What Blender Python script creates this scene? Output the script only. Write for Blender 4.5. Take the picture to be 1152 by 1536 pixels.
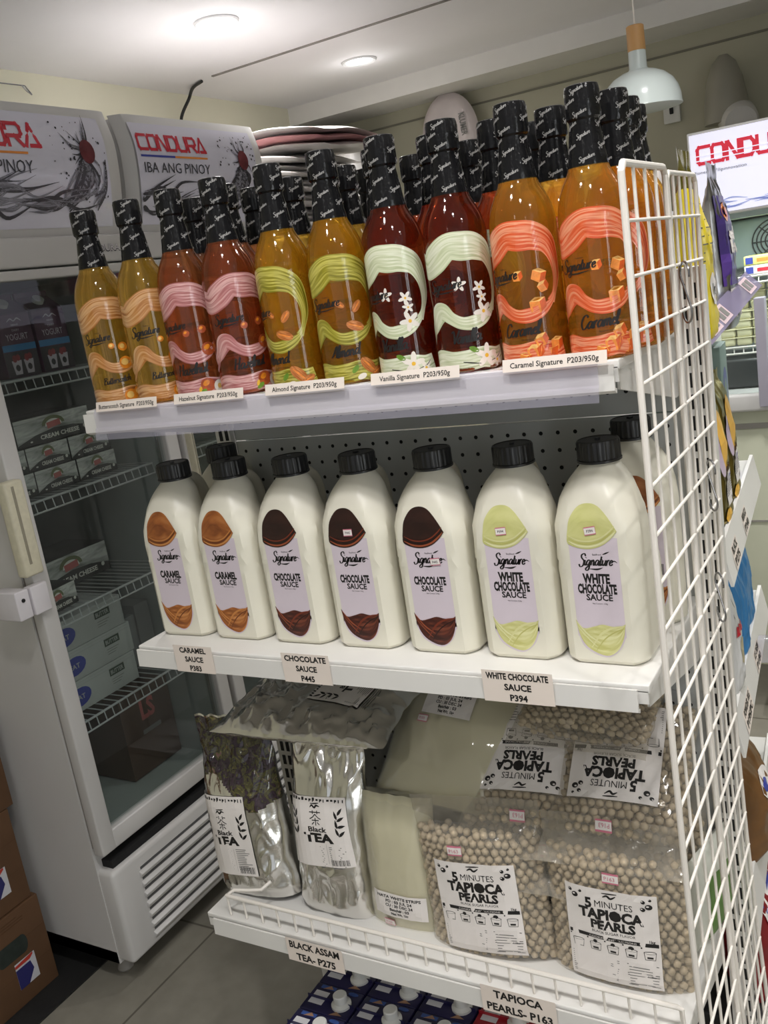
import bpy, bmesh, math, random
from mathutils import Vector, Matrix, Euler, noise
from mathutils.geometry import tessellate_polygon

random.seed(7)
sc = bpy.context.scene
for o in list(bpy.data.objects):
    bpy.data.objects.remove(o)
COL = sc.collection
PI = math.pi

# ------------------------------------------------------------------ camera, world, light, exposure
cam_d = bpy.data.cameras.new('camera')
cam = bpy.data.objects.new('camera', cam_d)
COL.objects.link(cam)
sc.camera = cam
CP = Vector((1.0881, -0.9816, 1.458))
RR, PP, YY = -0.1575, -0.2346, 0.5469
fw = Vector((-math.sin(YY)*math.cos(PP), math.cos(YY)*math.cos(PP), math.sin(PP)))
rt0 = Vector((math.cos(YY), math.sin(YY), 0))
up0 = rt0.cross(fw)
rt = math.cos(RR)*rt0 + math.sin(RR)*up0
upv = -math.sin(RR)*rt0 + math.cos(RR)*up0
cam.matrix_world = Matrix(((rt.x, upv.x, -fw.x, CP.x), (rt.y, upv.y, -fw.y, CP.y),
                           (rt.z, upv.z, -fw.z, CP.z), (0, 0, 0, 1)))
cam_d.sensor_fit = 'VERTICAL'
cam_d.sensor_height = 24.0
cam_d.lens = 1407.8/1536*24.0
cam_d.clip_start = 0.02

world = bpy.data.worlds.new('world')
sc.world = world
world.use_nodes = True
bg = world.node_tree.nodes['Background']
bg.inputs[0].default_value = (0.92, 0.96, 1.0, 1)
bg.inputs[1].default_value = 0.65

sc.view_settings.view_transform = 'Standard'
sc.view_settings.look = 'None'
sc.view_settings.gamma = 1.0
sc.view_settings.use_curve_mapping = False
sc.view_settings.exposure = -0.10
LAMP_W = 4.5
LAMP_COL = (1.0, 0.98, 0.955)

cy = sc.cycles
cy.use_denoising = True
cy.max_bounces = 10
cy.diffuse_bounces = 4
cy.glossy_bounces = 4
cy.transmission_bounces = 8
cy.transparent_max_bounces = 24
cy.caustics_reflective = False
cy.caustics_refractive = False
cy.sample_clamp_indirect = 6.0

# ------------------------------------------------------------------ materials
MATS = {}
def lin(c):
    return tuple(((x/12.92) if x <= 0.04045 else ((x+0.055)/1.055)**2.4) for x in c)

def S(r, g, b):
    return lin((r/255, g/255, b/255))

def mat(name, col, rough=0.5, metal=0.0, var=0.06, scale=12.0, bump=0.0, bscale=60.0, spec=0.5, **kw):
    """principled material whose colour drifts a little with a noise"""
    if name in MATS:
        return MATS[name]
    m = bpy.data.materials.new(name)
    m.use_nodes = True
    nt = m.node_tree
    b = nt.nodes['Principled BSDF']
    b.inputs['Roughness'].default_value = rough
    b.inputs['Metallic'].default_value = metal
    b.inputs['Specular IOR Level'].default_value = spec
    tc = nt.nodes.new('ShaderNodeTexCoord')
    nz = nt.nodes.new('ShaderNodeTexNoise')
    nz.inputs['Scale'].default_value = scale
    nz.inputs['Detail'].default_value = 4
    nt.links.new(tc.outputs['Object'], nz.inputs['Vector'])
    rp = nt.nodes.new('ShaderNodeValToRGB')
    rp.color_ramp.elements[0].position = 0.3
    rp.color_ramp.elements[1].position = 0.7
    rp.color_ramp.elements[0].color = (*[c*(1-var) for c in col], 1)
    rp.color_ramp.elements[1].color = (*[min(1, c*(1+var)) for c in col], 1)
    nt.links.new(nz.outputs['Fac'], rp.inputs['Fac'])
    nt.links.new(rp.outputs['Color'], b.inputs['Base Color'])
    if bump:
        n2 = nt.nodes.new('ShaderNodeTexNoise')
        n2.inputs['Scale'].default_value = bscale
        n2.inputs['Detail'].default_value = 5
        nt.links.new(tc.outputs['Object'], n2.inputs['Vector'])
        bp = nt.nodes.new('ShaderNodeBump')
        bp.inputs['Strength'].default_value = bump
        bp.inputs['Distance'].default_value = 0.004
        nt.links.new(n2.outputs['Fac'], bp.inputs['Height'])
        nt.links.new(bp.outputs['Normal'], b.inputs['Normal'])
    for k, v in kw.items():
        b.inputs[k.replace('_', ' ')].default_value = v
    MATS[name] = m
    return m

def streak_mat(name, cols, rough=0.3, su=3.0, sv=22.0, coat=0.0):
    """streaks that run along a ribbon (uses the ribbon's own uv)"""
    if name in MATS:
        return MATS[name]
    m = bpy.data.materials.new(name)
    m.use_nodes = True
    nt = m.node_tree
    b = nt.nodes['Principled BSDF']
    b.inputs['Roughness'].default_value = rough
    b.inputs['Coat Weight'].default_value = coat
    uv = nt.nodes.new('ShaderNodeUVMap')
    uv.uv_map = 'UVMap'
    mp = nt.nodes.new('ShaderNodeMapping')
    mp.inputs['Scale'].default_value = (su, sv*0.35, 1)
    nz = nt.nodes.new('ShaderNodeTexNoise')
    nz.inputs['Scale'].default_value = 1.0
    nz.inputs['Detail'].default_value = 3
    nz.inputs['Distortion'].default_value = 0.6
    rp = nt.nodes.new('ShaderNodeValToRGB')
    e = rp.color_ramp.elements
    n = len(cols)
    e[0].position = 0.30
    e[1].position = 0.70
    e[0].color = (*cols[0], 1)
    e[1].color = (*cols[-1], 1)
    for i in range(1, n-1):
        q = e.new(0.30+0.40*i/(n-1))
        q.color = (*cols[i], 1)
    nt.links.new(uv.outputs['UV'], mp.inputs['Vector'])
    nt.links.new(mp.outputs['Vector'], nz.inputs['Vector'])
    nt.links.new(nz.outputs['Fac'], rp.inputs['Fac'])
    nt.links.new(rp.outputs['Color'], b.inputs['Base Color'])
    MATS[name] = m
    return m

def front_fresnel(nt, ior):
    """fresnel that only acts where light enters, so thin films do not turn into mirrors from inside"""
    fr = nt.nodes.new('ShaderNodeFresnel')
    fr.inputs['IOR'].default_value = ior
    ge = nt.nodes.new('ShaderNodeNewGeometry')
    iv = nt.nodes.new('ShaderNodeMath')
    iv.operation = 'SUBTRACT'
    iv.inputs[0].default_value = 1.0
    nt.links.new(ge.outputs['Backfacing'], iv.inputs[1])
    mu = nt.nodes.new('ShaderNodeMath')
    mu.operation = 'MULTIPLY'
    nt.links.new(fr.outputs[0], mu.inputs[0])
    nt.links.new(iv.outputs[0], mu.inputs[1])
    return fr, mu

def glassy(name, col, diff=0.2, ior=1.34, dcol=None, rough=0.0):
    """tinted liquid in clear glass"""
    if name in MATS:
        return MATS[name]
    m = bpy.data.materials.new(name)
    m.use_nodes = True
    nt = m.node_tree
    nt.nodes.remove(nt.nodes['Principled BSDF'])
    out = nt.nodes['Material Output']
    refr = nt.nodes.new('ShaderNodeBsdfRefraction')
    refr.inputs['IOR'].default_value = ior
    refr.inputs['Roughness'].default_value = rough
    refr.inputs['Color'].default_value = (*col, 1)
    tr = nt.nodes.new('ShaderNodeBsdfTransparent')
    tr.inputs['Color'].default_value = (*col, 1)
    m1 = nt.nodes.new('ShaderNodeMixShader')
    m1.inputs['Fac'].default_value = 0.5
    nt.links.new(refr.outputs[0], m1.inputs[1])
    nt.links.new(tr.outputs[0], m1.inputs[2])
    tl = nt.nodes.new('ShaderNodeBsdfTranslucent')
    tl.inputs['Color'].default_value = (*(dcol or col), 1)
    df = nt.nodes.new('ShaderNodeBsdfDiffuse')
    nz = nt.nodes.new('ShaderNodeTexNoise')
    nz.inputs['Scale'].default_value = 14
    tc = nt.nodes.new('ShaderNodeTexCoord')
    nt.links.new(tc.outputs['Object'], nz.inputs['Vector'])
    rp = nt.nodes.new('ShaderNodeValToRGB')
    dc = dcol or col
    rp.color_ramp.elements[0].color = (*[c*0.75 for c in dc], 1)
    rp.color_ramp.elements[1].color = (*[min(1, c*1.2) for c in dc], 1)
    nt.links.new(nz.outputs['Fac'], rp.inputs['Fac'])
    nt.links.new(rp.outputs['Color'], df.inputs['Color'])
    m2 = nt.nodes.new('ShaderNodeMixShader')
    m2.inputs['Fac'].default_value = 0.5
    nt.links.new(tl.outputs[0], m2.inputs[1])
    nt.links.new(df.outputs[0], m2.inputs[2])
    m3 = nt.nodes.new('ShaderNodeMixShader')
    m3.inputs['Fac'].default_value = diff
    nt.links.new(m1.outputs[0], m3.inputs[1])
    nt.links.new(m2.outputs[0], m3.inputs[2])
    gl = nt.nodes.new('ShaderNodeBsdfGlossy')
    gl.inputs['Roughness'].default_value = 0.03
    fr, mu = front_fresnel(nt, 1.5)
    m4 = nt.nodes.new('ShaderNodeMixShader')
    nt.links.new(mu.outputs[0], m4.inputs['Fac'])
    nt.links.new(m3.outputs[0], m4.inputs[1])
    nt.links.new(gl.outputs[0], m4.inputs[2])
    nt.links.new(m4.outputs[0], out.inputs['Surface'])
    MATS[name] = m
    return m

def clear(name, tint=(1, 1, 1), haze=0.12, hcol=(0.8, 0.8, 0.8), ior=1.45, rough=0.06, bump=0.0):
    """thin clear film or pane"""
    if name in MATS:
        return MATS[name]
    m = bpy.data.materials.new(name)
    m.use_nodes = True
    nt = m.node_tree
    nt.nodes.remove(nt.nodes['Principled BSDF'])
    out = nt.nodes['Material Output']
    tr = nt.nodes.new('ShaderNodeBsdfTransparent')
    tr.inputs['Color'].default_value = (*tint, 1)
    df = nt.nodes.new('ShaderNodeBsdfDiffuse')
    df.inputs['Color'].default_value = (*hcol, 1)
    nz = nt.nodes.new('ShaderNodeTexNoise')
    nz.inputs['Scale'].default_value = 9
    tc = nt.nodes.new('ShaderNodeTexCoord')
    nt.links.new(tc.outputs['Object'], nz.inputs['Vector'])
    mr = nt.nodes.new('ShaderNodeMapRange')
    mr.inputs['To Min'].default_value = haze*0.6
    mr.inputs['To Max'].default_value = haze*1.4
    nt.links.new(nz.outputs['Fac'], mr.inputs['Value'])
    m1 = nt.nodes.new('ShaderNodeMixShader')
    nt.links.new(mr.outputs[0], m1.inputs['Fac'])
    nt.links.new(tr.outputs[0], m1.inputs[1])
    nt.links.new(df.outputs[0], m1.inputs[2])
    gl = nt.nodes.new('ShaderNodeBsdfGlossy')
    gl.inputs['Roughness'].default_value = rough
    fr, mu = front_fresnel(nt, ior)
    m2 = nt.nodes.new('ShaderNodeMixShader')
    nt.links.new(mu.outputs[0], m2.inputs['Fac'])
    nt.links.new(m1.outputs[0], m2.inputs[1])
    nt.links.new(gl.outputs[0], m2.inputs[2])
    if bump:
        n2 = nt.nodes.new('ShaderNodeTexNoise')
        n2.inputs['Scale'].default_value = 26
        n2.inputs['Detail'].default_value = 3
        nt.links.new(tc.outputs['Object'], n2.inputs['Vector'])
        bp = nt.nodes.new('ShaderNodeBump')
        bp.inputs['Strength'].default_value = bump
        bp.inputs['Distance'].default_value = 0.01
        nt.links.new(n2.outputs['Fac'], bp.inputs['Height'])
        for nd in (gl, fr):
            nt.links.new(bp.outputs['Normal'], nd.inputs['Normal'])
    nt.links.new(m2.outputs[0], out.inputs['Surface'])
    MATS[name] = m
    return m

def glow(name, col, strength):
    if name in MATS:
        return MATS[name]
    m = bpy.data.materials.new(name)
    m.use_nodes = True
    nt = m.node_tree
    b = nt.nodes['Principled BSDF']
    b.inputs['Base Color'].default_value = (*col, 1)
    b.inputs['Emission Color'].default_value = (*col, 1)
    b.inputs['Emission Strength'].default_value = strength
    MATS[name] = m
    return m

# ------------------------------------------------------------------ mesh helpers
def finish(me, smooth=True, ang=35):
    if smooth:
        for p in me.polygons:
            p.use_smooth = True
        if ang:
            me.set_sharp_from_angle(angle=math.radians(ang))

def link(name, me, parent=None, loc=(0, 0, 0), rot=(0, 0, 0)):
    o = bpy.data.objects.new(name, me)
    COL.objects.link(o)
    o.location = loc
    o.rotation_euler = rot
    if parent:
        o.parent = parent
    return o

class MB:
    """collects shapes into one mesh"""
    def __init__(s):
        s.v, s.f, s.m, s.mats, s.sm = [], [], [], [], []
    def mi(s, m):
        if m not in s.mats:
            s.mats.append(m)
        return s.mats.index(m)
    def add(s, vs, fs, m, M=None):
        b = len(s.v)
        s.v += [tuple(M @ Vector(v)) for v in vs] if M else [tuple(v) for v in vs]
        k = s.mi(m)
        for f in fs:
            s.f.append(tuple(b+i for i in f))
            s.m.append(k)
        return s
    def box(s, x0, x1, y0, y1, z0, z1, m, M=None, r=0.0):
        if r <= 0:
            vs = [(x, y, z) for z in (z0, z1) for y in (y0, y1) for x in (x0, x1)]
            return s.add(vs, [(0, 2, 3, 1), (4, 5, 7, 6), (0, 1, 5, 4), (2, 6, 7, 3), (0, 4, 6, 2), (1, 3, 7, 5)], m, M)
        bm = bmesh.new()
        bmesh.ops.create_cube(bm, size=1)
        for v in bm.verts:
            v.co = Vector(((x0+x1)/2+v.co.x*(x1-x0), (y0+y1)/2+v.co.y*(y1-y0), (z0+z1)/2+v.co.z*(z1-z0)))
        r = min(r, 0.49*min(x1-x0, y1-y0, z1-z0))
        bmesh.ops.bevel(bm, geom=bm.edges[:], offset=r, segments=3, profile=0.5, affect='EDGES')
        bm.verts.index_update()
        vs = [v.co.copy() for v in bm.verts]
        fs = [[v.index for v in f.verts] for f in bm.faces]
        bm.free()
        return s.add(vs, fs, m, M)
    def lathe(s, prof, m, n=32, M=None):
        vs, fs = [], []
        for (r, z) in prof:
            for i in range(n):
                a = 2*PI*i/n
                vs.append((r*math.cos(a), r*math.sin(a), z))
        for j in range(len(prof)-1):
            for i in range(n):
                k = (i+1) % n
                fs.append((j*n+i, j*n+k, (j+1)*n+k, (j+1)*n+i))
        if prof[0][0] < 1e-4 or True:
            fs.append(tuple(reversed(range(n))))
            fs.append(tuple((len(prof)-1)*n+i for i in range(n)))
        return s.add(vs, fs, m, M)
    def tube(s, pts, r, m, n=8, closed=False, M=None):
        pts = [Vector(p) for p in pts]
        N = len(pts)
        vs, fs = [], []
        up = None
        for i, p in enumerate(pts):
            a = pts[(i-1) % N] if (closed or i > 0) else p
            b = pts[(i+1) % N] if (closed or i < N-1) else p
            t = (b-a).normalized()
            if up is None:
                up = t.orthogonal().normalized()
            up = (up - t*up.dot(t))
            up = up.normalized() if up.length > 1e-6 else t.orthogonal().normalized()
            w = t.cross(up)
            rr = r[i] if isinstance(r, (list, tuple)) else r
            for k in range(n):
                q = 2*PI*k/n
                vs.append(p + up*math.cos(q)*rr + w*math.sin(q)*rr)
        L = N if closed else N-1
        for i in range(L):
            j = (i+1) % N
            for k in range(n):
                l = (k+1) % n
                fs.append((i*n+k, i*n+l, j*n+l, j*n+k))
        if not closed:
            fs.append(tuple(reversed(range(n))))
            fs.append(tuple((N-1)*n+k for k in range(n)))
        return s.add(vs, fs, m, M)
    def grid(s, fn, nu, nv, m, M=None):
        vs = [fn(i/nu, j/nv) for j in range(nv+1) for i in range(nu+1)]
        fs = [(j*(nu+1)+i, j*(nu+1)+i+1, (j+1)*(nu+1)+i+1, (j+1)*(nu+1)+i) for j in range(nv) for i in range(nu)]
        return s.add(vs, fs, m, M)
    def prism(s, poly, ax, a, b, m, M=None):
        """2-d outline swept along axis ax ('x','y','z')"""
        def P(p, t):
            return {'x': (t, p[0], p[1]), 'y': (p[0], t, p[1]), 'z': (p[0], p[1], t)}[ax]
        n = len(poly)
        vs = [P(p, a) for p in poly]+[P(p, b) for p in poly]
        fs = [tuple(range(n)), tuple(reversed(range(n, 2*n)))]
        fs += [(i, n+i, n+(i+1) % n, (i+1) % n) for i in range(n)]
        return s.add(vs, fs, m, M)
    def mesh(s, name, smooth=True, ang=35, fixn=True):
        me = bpy.data.meshes.new(name)
        me.from_pydata(s.v, [], s.f)
        for m in s.mats:
            me.materials.append(m)
        me.polygons.foreach_set('material_index', s.m)
        me.update()
        if fixn:
            bm = bmesh.new()
            bm.from_mesh(me)
            bmesh.ops.recalc_face_normals(bm, faces=bm.faces[:])
            bm.to_mesh(me)
            bm.free()
        finish(me, smooth, ang)
        return me
    def build(s, name, parent=None, loc=(0, 0, 0), rot=(0, 0, 0), smooth=True, ang=35, fixn=True):
        return link(name, s.mesh(name, smooth, ang, fixn), parent, loc, rot)

def tag(o, label=None, cat=None, group=None, kind=None):
    if label: o['label'] = label
    if cat: o['category'] = cat
    if group: o['group'] = group
    if kind: o['kind'] = kind
    return o

def thing(name, label, cat, loc=(0, 0, 0), rotz=0.0, group=None, rot=None):
    o = bpy.data.objects.new(name, None)
    COL.objects.link(o)
    o.empty_display_size = 0.05
    o.location = loc
    o.rotation_euler = rot if rot else (0, 0, rotz)
    return tag(o, label, cat, group)

def dup(root, loc, rot, label, group=None):
    """a copy of a thing with copies of its parts and sub-parts"""
    def rec(o, par):
        c = o.copy()
        COL.objects.link(c)
        if par: c.parent = par
        for ch in list(o.children):
            rec(ch, c)
        return c
    r = rec(root, None)
    r.location = loc
    r.rotation_euler = rot
    r['label'] = label
    if group: r['group'] = group
    return r

# ------------------------------------------------------------------ flat artwork (print on labels and signs)
_tc = {}
def text_geo(s, bold=0.0):
    k = (s, bold)
    if k not in _tc:
        cu = bpy.data.curves.new('t', 'FONT')
        cu.body = s
        cu.offset = bold
        cu.resolution_u = 2
        cu.fill_mode = 'FRONT'
        ob = bpy.data.objects.new('t', cu)
        me = ob.to_mesh()
        vs = [(v.co.x, v.co.y) for v in me.vertices]
        fs = [tuple(p.vertices) for p in me.polygons]
        ob.to_mesh_clear()
        bpy.data.objects.remove(ob)
        bpy.data.curves.remove(cu)
        _tc[k] = (vs, fs)
    return _tc[k]

def spline(pts, n=6):
    """catmull-rom through the points"""
    P = [Vector(p) for p in pts]
    if len(P) < 3:
        return P
    out = []
    for i in range(len(P)-1):
        a = P[i-1] if i else P[0]*2-P[1]
        b, c = P[i], P[i+1]
        d = P[i+2] if i+2 < len(P) else P[-1]*2-P[-2]
        for k in range(n):
            t = k/n
            out.append(0.5*((2*b)+(c-a)*t+(2*a-5*b+4*c-d)*t*t+(3*b-a-3*c+d)*t**3))
    out.append(P[-1])
    return out

_bowl = [(.78, .85), (.45, 1), (.1, .55), (.22, .03), (.55, .15), (.78, .7)]
SCRIPT = {
 'a': ([_bowl, [(.82, .95), (.78, .2), (.95, 0), (1.1, .25)]], 1.0),
 'c': ([[(.7, .8), (.45, 1), (.1, .5), (.3, 0), (.8, .25)]], .78),
 'd': ([_bowl, [(.88, 2), (.8, .2), (.95, 0), (1.1, .25)]], 1.0),
 'e': ([[(.1, .45), (.6, .62), (.48, 1), (.14, .7), (.16, .2), (.42, 0), (.8, .28)]], .74),
 'g': ([_bowl, [(.84, .95), (.76, -.6), (.4, -1), (.08, -.65), (.95, .15)]], 1.0),
 'h': ([[(.2, 2), (.1, 0)], [(.13, .5), (.5, 1), (.68, .75), (.66, .15), (.85, 0), (1.0, .25)]], .95),
 'i': ([[(.12, 1), (.1, .2), (.28, 0), (.45, .25)], [(.2, 1.4), (.24, 1.5)]], .42),
 'l': ([[(.05, .2), (.42, 1.6), (.3, 2), (.12, 1.4), (.12, .2), (.3, 0), (.45, .25)]], .42),
 'm': ([[(.1, 1), (.08, 0)], [(.1, .6), (.38, 1), (.5, .75), (.48, 0)], [(.5, .6), (.78, 1), (.9, .75), (.9, .15), (1.05, 0), (1.2, .25)]], 1.15),
 'n': ([[(.1, 1), (.08, 0)], [(.1, .6), (.42, 1), (.58, .75), (.56, .15), (.72, 0), (.88, .25)]], .85),
 'o': ([[(.5, 1), (.12, .6), (.25, .02), (.62, .3), (.5, 1), (.85, .85)]], .78),
 'r': ([[(.1, 1), (.08, 0)], [(.1, .55), (.35, 1), (.58, .92)]], .56),
 's': ([[(.6, .85), (.35, 1), (.15, .75), (.55, .3), (.35, 0), (.02, .15)]], .62),
 't': ([[(.22, 1.7), (.15, .2), (.32, 0), (.5, .25)], [(-.05, 1.05), (.5, 1.1)]], .5),
 'u': ([[(.1, 1), (.1, .25), (.32, 0), (.65, .5), (.7, 1)], [(.7, 1), (.7, .15), (.85, 0), (1, .25)]], .92),
 'z': ([[(.1, .95), (.6, .95), (.1, .05), (.7, .08)]], .68),
 'S': ([[(1.15, 1.75), (.85, 2.2), (.3, 1.95), (.38, 1.4), (.95, .8), (.85, -.1), (.3, -.3), (0, .2)]], 1.05),
 'C': ([[(1.15, 1.6), (.9, 2), (.4, 1.75), (.1, .9), (.35, .05), (.8, .05), (1.2, .5)]], 1.15),
 'V': ([[(-.1, 1.75), (.25, 2), (.5, 1), (.55, 0), (.9, 1), (1.25, 2.1)]], 1.05),
 'A': ([[(-.1, .15), (.3, .5), (.95, 2), (.98, 0)], [(.3, .75), (1.1, .8)]], 1.15),
 'H': ([[(.3, 2), (.15, 0)], [(1.1, 2.1), (.95, 0)], [(.05, .95), (1.15, 1.1)]], 1.25),
 'B': ([[(.25, 2), (.15, 0)], [(.0, 1.8), (.75, 2), (.9, 1.45), (.25, 1.05)], [(.25, 1.05), (1, .85), (.85, .1), (.05, .05)]], 1.1),
}

class Art:
    """print laid out in flat label space (u, v, layer), then wrapped onto a surface"""
    def __init__(s):
        s.v, s.f, s.m, s.uv, s.mats = [], [], [], [], []
    def add(s, vs, fs, m, lay, uvs=None):
        b = len(s.v)
        s.v += [(p[0], p[1], lay) for p in vs]
        s.uv += uvs if uvs else [(p[0]*30, p[1]*30) for p in vs]
        if m not in s.mats:
            s.mats.append(m)
        k = s.mats.index(m)
        for f in fs:
            s.f.append(tuple(b+i for i in f))
            s.m.append(k)
    def rect(s, x0, x1, y0, y1, m, lay=0, nx=1, ny=1, ang=0.0):
        cx, cyy = (x0+x1)/2, (y0+y1)/2
        ca, sa = math.cos(ang), math.sin(ang)
        vs = []
        for j in range(ny+1):
            for i in range(nx+1):
                x, y = x0+(x1-x0)*i/nx-cx, y0+(y1-y0)*j/ny-cyy
                vs.append((cx+x*ca-y*sa, cyy+x*sa+y*ca))
        fs = [(j*(nx+1)+i, j*(nx+1)+i+1, (j+1)*(nx+1)+i+1, (j+1)*(nx+1)+i) for j in range(ny) for i in range(nx)]
        s.add(vs, fs, m, lay, [(i/nx, j/ny) for j in range(ny+1) for i in range(nx+1)])
    def poly(s, pts, m, lay=0):
        tris = tessellate_polygon([[Vector((p[0], p[1], 0)) for p in pts]])
        s.add(pts, [tuple(t) for t in tris], m, lay)
    def ell(s, cx, cyy, rx, ry, m, lay=0, ang=0.0, n=16, a0=0, a1=2*PI):
        ca, sa = math.cos(ang), math.sin(ang)
        vs = [(cx, cyy)]
        uv = [(0.5, 0.5)]
        for i in range(n+1):
            t = a0+(a1-a0)*i/n
            x, y = rx*math.cos(t), ry*math.sin(t)
            vs.append((cx+x*ca-y*sa, cyy+x*sa+y*ca))
            uv.append((0.5+0.5*math.cos(t), 0.5+0.5*math.sin(t)))
        s.add(vs, [(0, i, i+1) for i in range(1, n+1)], m, lay, uv)
    def between(s, lo, hi, m, lay=0, nt=4):
        """strip between two curves with the same number of points"""
        n = len(lo)
        vs, uv = [], []
        for j in range(nt+1):
            t = j/nt
            for i in range(n):
                vs.append((lo[i][0]*(1-t)+hi[i][0]*t, lo[i][1]*(1-t)+hi[i][1]*t))
                uv.append((i/(n-1), t))
        fs = [(j*n+i, j*n+i+1, (j+1)*n+i+1, (j+1)*n+i) for j in range(nt) for i in range(n-1)]
        s.add(vs, fs, m, lay, uv)
    def ribbon(s, pts, m, lay=0, n=6, nt=2):
        """centre line of (u, v, width)"""
        P = spline([Vector(p) for p in pts], n)
        lo, hi = [], []
        for i, p in enumerate(P):
            a, b = P[max(i-1, 0)], P[min(i+1, len(P)-1)]
            d = Vector((b.x-a.x, b.y-a.y))
            d = d.normalized() if d.length > 0 else Vector((1, 0))
            nn = Vector((-d.y, d.x))*max(p.z, 0)/2
            lo.append((p.x-nn.x, p.y-nn.y))
            hi.append((p.x+nn.x, p.y+nn.y))
        s.between(lo, hi, m, lay, nt)
    def text(s, t, cx, cyy, h, m, lay=1, w=None, bold=0.0, shear=0.0, ang=0.0, align='c'):
        vs, fs = text_geo(t, bold)
        if not vs:
            return
        x0, x1 = min(v[0] for v in vs), max(v[0] for v in vs)
        k = h/0.73
        kx = (w/(x1-x0)) if w else k
        off = (x0+x1)/2 if align == 'c' else (x0 if align == 'l' else x1)
        ca, sa = math.cos(ang), math.sin(ang)
        out = []
        for (x, y) in vs:
            X = (x-off)*kx + shear*y*k
            Y = y*k - h/2
            out.append((cx+X*ca-Y*sa, cyy+X*sa+Y*ca))
        s.add(out, fs, m, lay)
    def script(s, t, cx, cyy, xh, m, lay=1, pen=0.22, shear=0.28, ang=0.0, align='c', seg=4, cx_scale=1.0):
        """brush lettering"""
        adv = 0
        strokes = []
        for ch in t:
            if ch == ' ':
                adv += .6
                continue
            st, a = SCRIPT[ch]
            for q in st:
                strokes.append([((adv+x+shear*y)*cx_scale, y) for x, y in q])
            adv += a
        W = adv*cx_scale
        ox = {'c': W/2, 'l': 0, 'r': W}[align]
        ca, sa = math.cos(ang), math.sin(ang)
        for q in strokes:
            P = spline([Vector((x, y)) for x, y in q], seg)
            pts = []
            for i, p in enumerate(P):
                a, b = P[max(i-1, 0)], P[min(i+1, len(P)-1)]
                d = (b-a)
                d = d.normalized() if d.length > 0 else Vector((0, 1))
                w = pen*(0.45+0.75*abs(d.y))*xh
                X, Y = (p.x-ox)*xh, p.y*xh
                pts.append((cx+X*ca-Y*sa, cyy+X*sa+Y*ca, w))
            lo, hi = [], []
            for i, p in enumerate(pts):
                a, b = pts[max(i-1, 0)], pts[min(i+1, len(pts)-1)]
                d = Vector((b[0]-a[0], b[1]-a[1]))
                d = d.normalized() if d.length > 0 else Vector((1, 0))
                lo.append((p[0]+d.y*p[2]/2, p[1]-d.x*p[2]/2))
                hi.append((p[0]-d.y*p[2]/2, p[1]+d.x*p[2]/2))
            s.between(lo, hi, m, lay, 1)
        return W*xh
    def mesh(s, name, mapf, gap=0.00025, smooth=False):
        me = bpy.data.meshes.new(name)
        me.from_pydata([tuple(mapf(u, v, (l+1)*gap)) for u, v, l in s.v], [], s.f)
        for m in s.mats:
            me.materials.append(m)
        me.polygons.foreach_set('material_index', s.m)
        uvl = me.uv_layers.new(name='UVMap')
        for lp in me.loops:
            uvl.data[lp.index].uv = s.uv[lp.vertex_index]
        me.update()
        if smooth:
            for p in me.polygons:
                p.use_smooth = True
        return me
    def build(s, name, mapf, parent=None, gap=0.00025, smooth=False, loc=(0, 0, 0)):
        return link(name, s.mesh(name, mapf, gap, smooth), parent, loc)

def flat_y(x0, y, z0):
    """label space onto a plane that faces -y"""
    return lambda u, v, d: (x0+u, y-d, z0+v)

def flat_x(x, y0, z0):
    """label space onto a plane that faces +x (u runs along +y)"""
    return lambda u, v, d: (x+d, y0+u, z0+v)

INK = mat('black_ink', (0.012, 0.011, 0.011), 0.45)
PAPER = mat('white_paper', S(232, 226, 222), 0.55, var=0.03)
TAGP = mat('cream_paper', S(236, 224, 214), 0.6, var=0.03)
GREYINK = mat('grey_ink', S(120, 118, 116), 0.6)
WHITE = mat('white_powder_coat', S(228, 226, 222), 0.38, var=0.03, scale=5)
WIRE = mat('white_wire_coat', S(236, 230, 222), 0.35, var=0.03)

# ------------------------------------------------------------------ the room
CEIL = 2.22
cream = mat('cream_wall_paint', S(228, 225, 204), 0.75, var=0.03, scale=3)
backm = mat('shaded_cream_wall_paint', S(176, 173, 152), 0.6, var=0.05, scale=2)  # cream wall, its shade put into the base colour
ceilm = mat('white_ceiling_paint', S(240, 238, 242), 0.7, var=0.03, scale=2)

def floor_mat():
    m = mat('floor_tile', S(150, 146, 134), 0.42, var=0.08, scale=5)
    nt = m.node_tree
    b = nt.nodes['Principled BSDF']
    tc = nt.nodes.new('ShaderNodeTexCoord')
    br = nt.nodes.new('ShaderNodeTexBrick')
    br.offset = 0.0
    br.inputs['Scale'].default_value = 1.0
    br.inputs['Brick Width'].default_value = 0.45
    br.inputs['Row Height'].default_value = 0.45
    br.inputs['Mortar Size'].default_value = 0.003
    br.inputs['Color1'].default_value = (*S(150, 146, 134), 1)
    br.inputs['Color2'].default_value = (*S(142, 138, 127), 1)
    br.inputs['Mortar'].default_value = (*S(104, 99, 90), 1)
    nt.links.new(tc.outputs['Object'], br.inputs['Vector'])
    nz = nt.nodes.new('ShaderNodeTexNoise')
    nz.inputs['Scale'].default_value = 22
    nz.inputs['Detail'].default_value = 6
    mx = nt.nodes.new('ShaderNodeMixRGB')
    mx.blend_type = 'MULTIPLY'
    mx.inputs['Fac'].default_value = 0.35
    nt.links.new(tc.outputs['Object'], nz.inputs['Vector'])
    nt.links.new(br.outputs['Color'], mx.inputs[1])
    nt.links.new(nz.outputs['Fac'], mx.inputs[2])
    nt.links.new(mx.outputs[0], b.inputs['Base Color'])
    return m

def struct(name, b, parent=None):
    return tag(b.build(name, parent, smooth=False), kind='structure')

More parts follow.
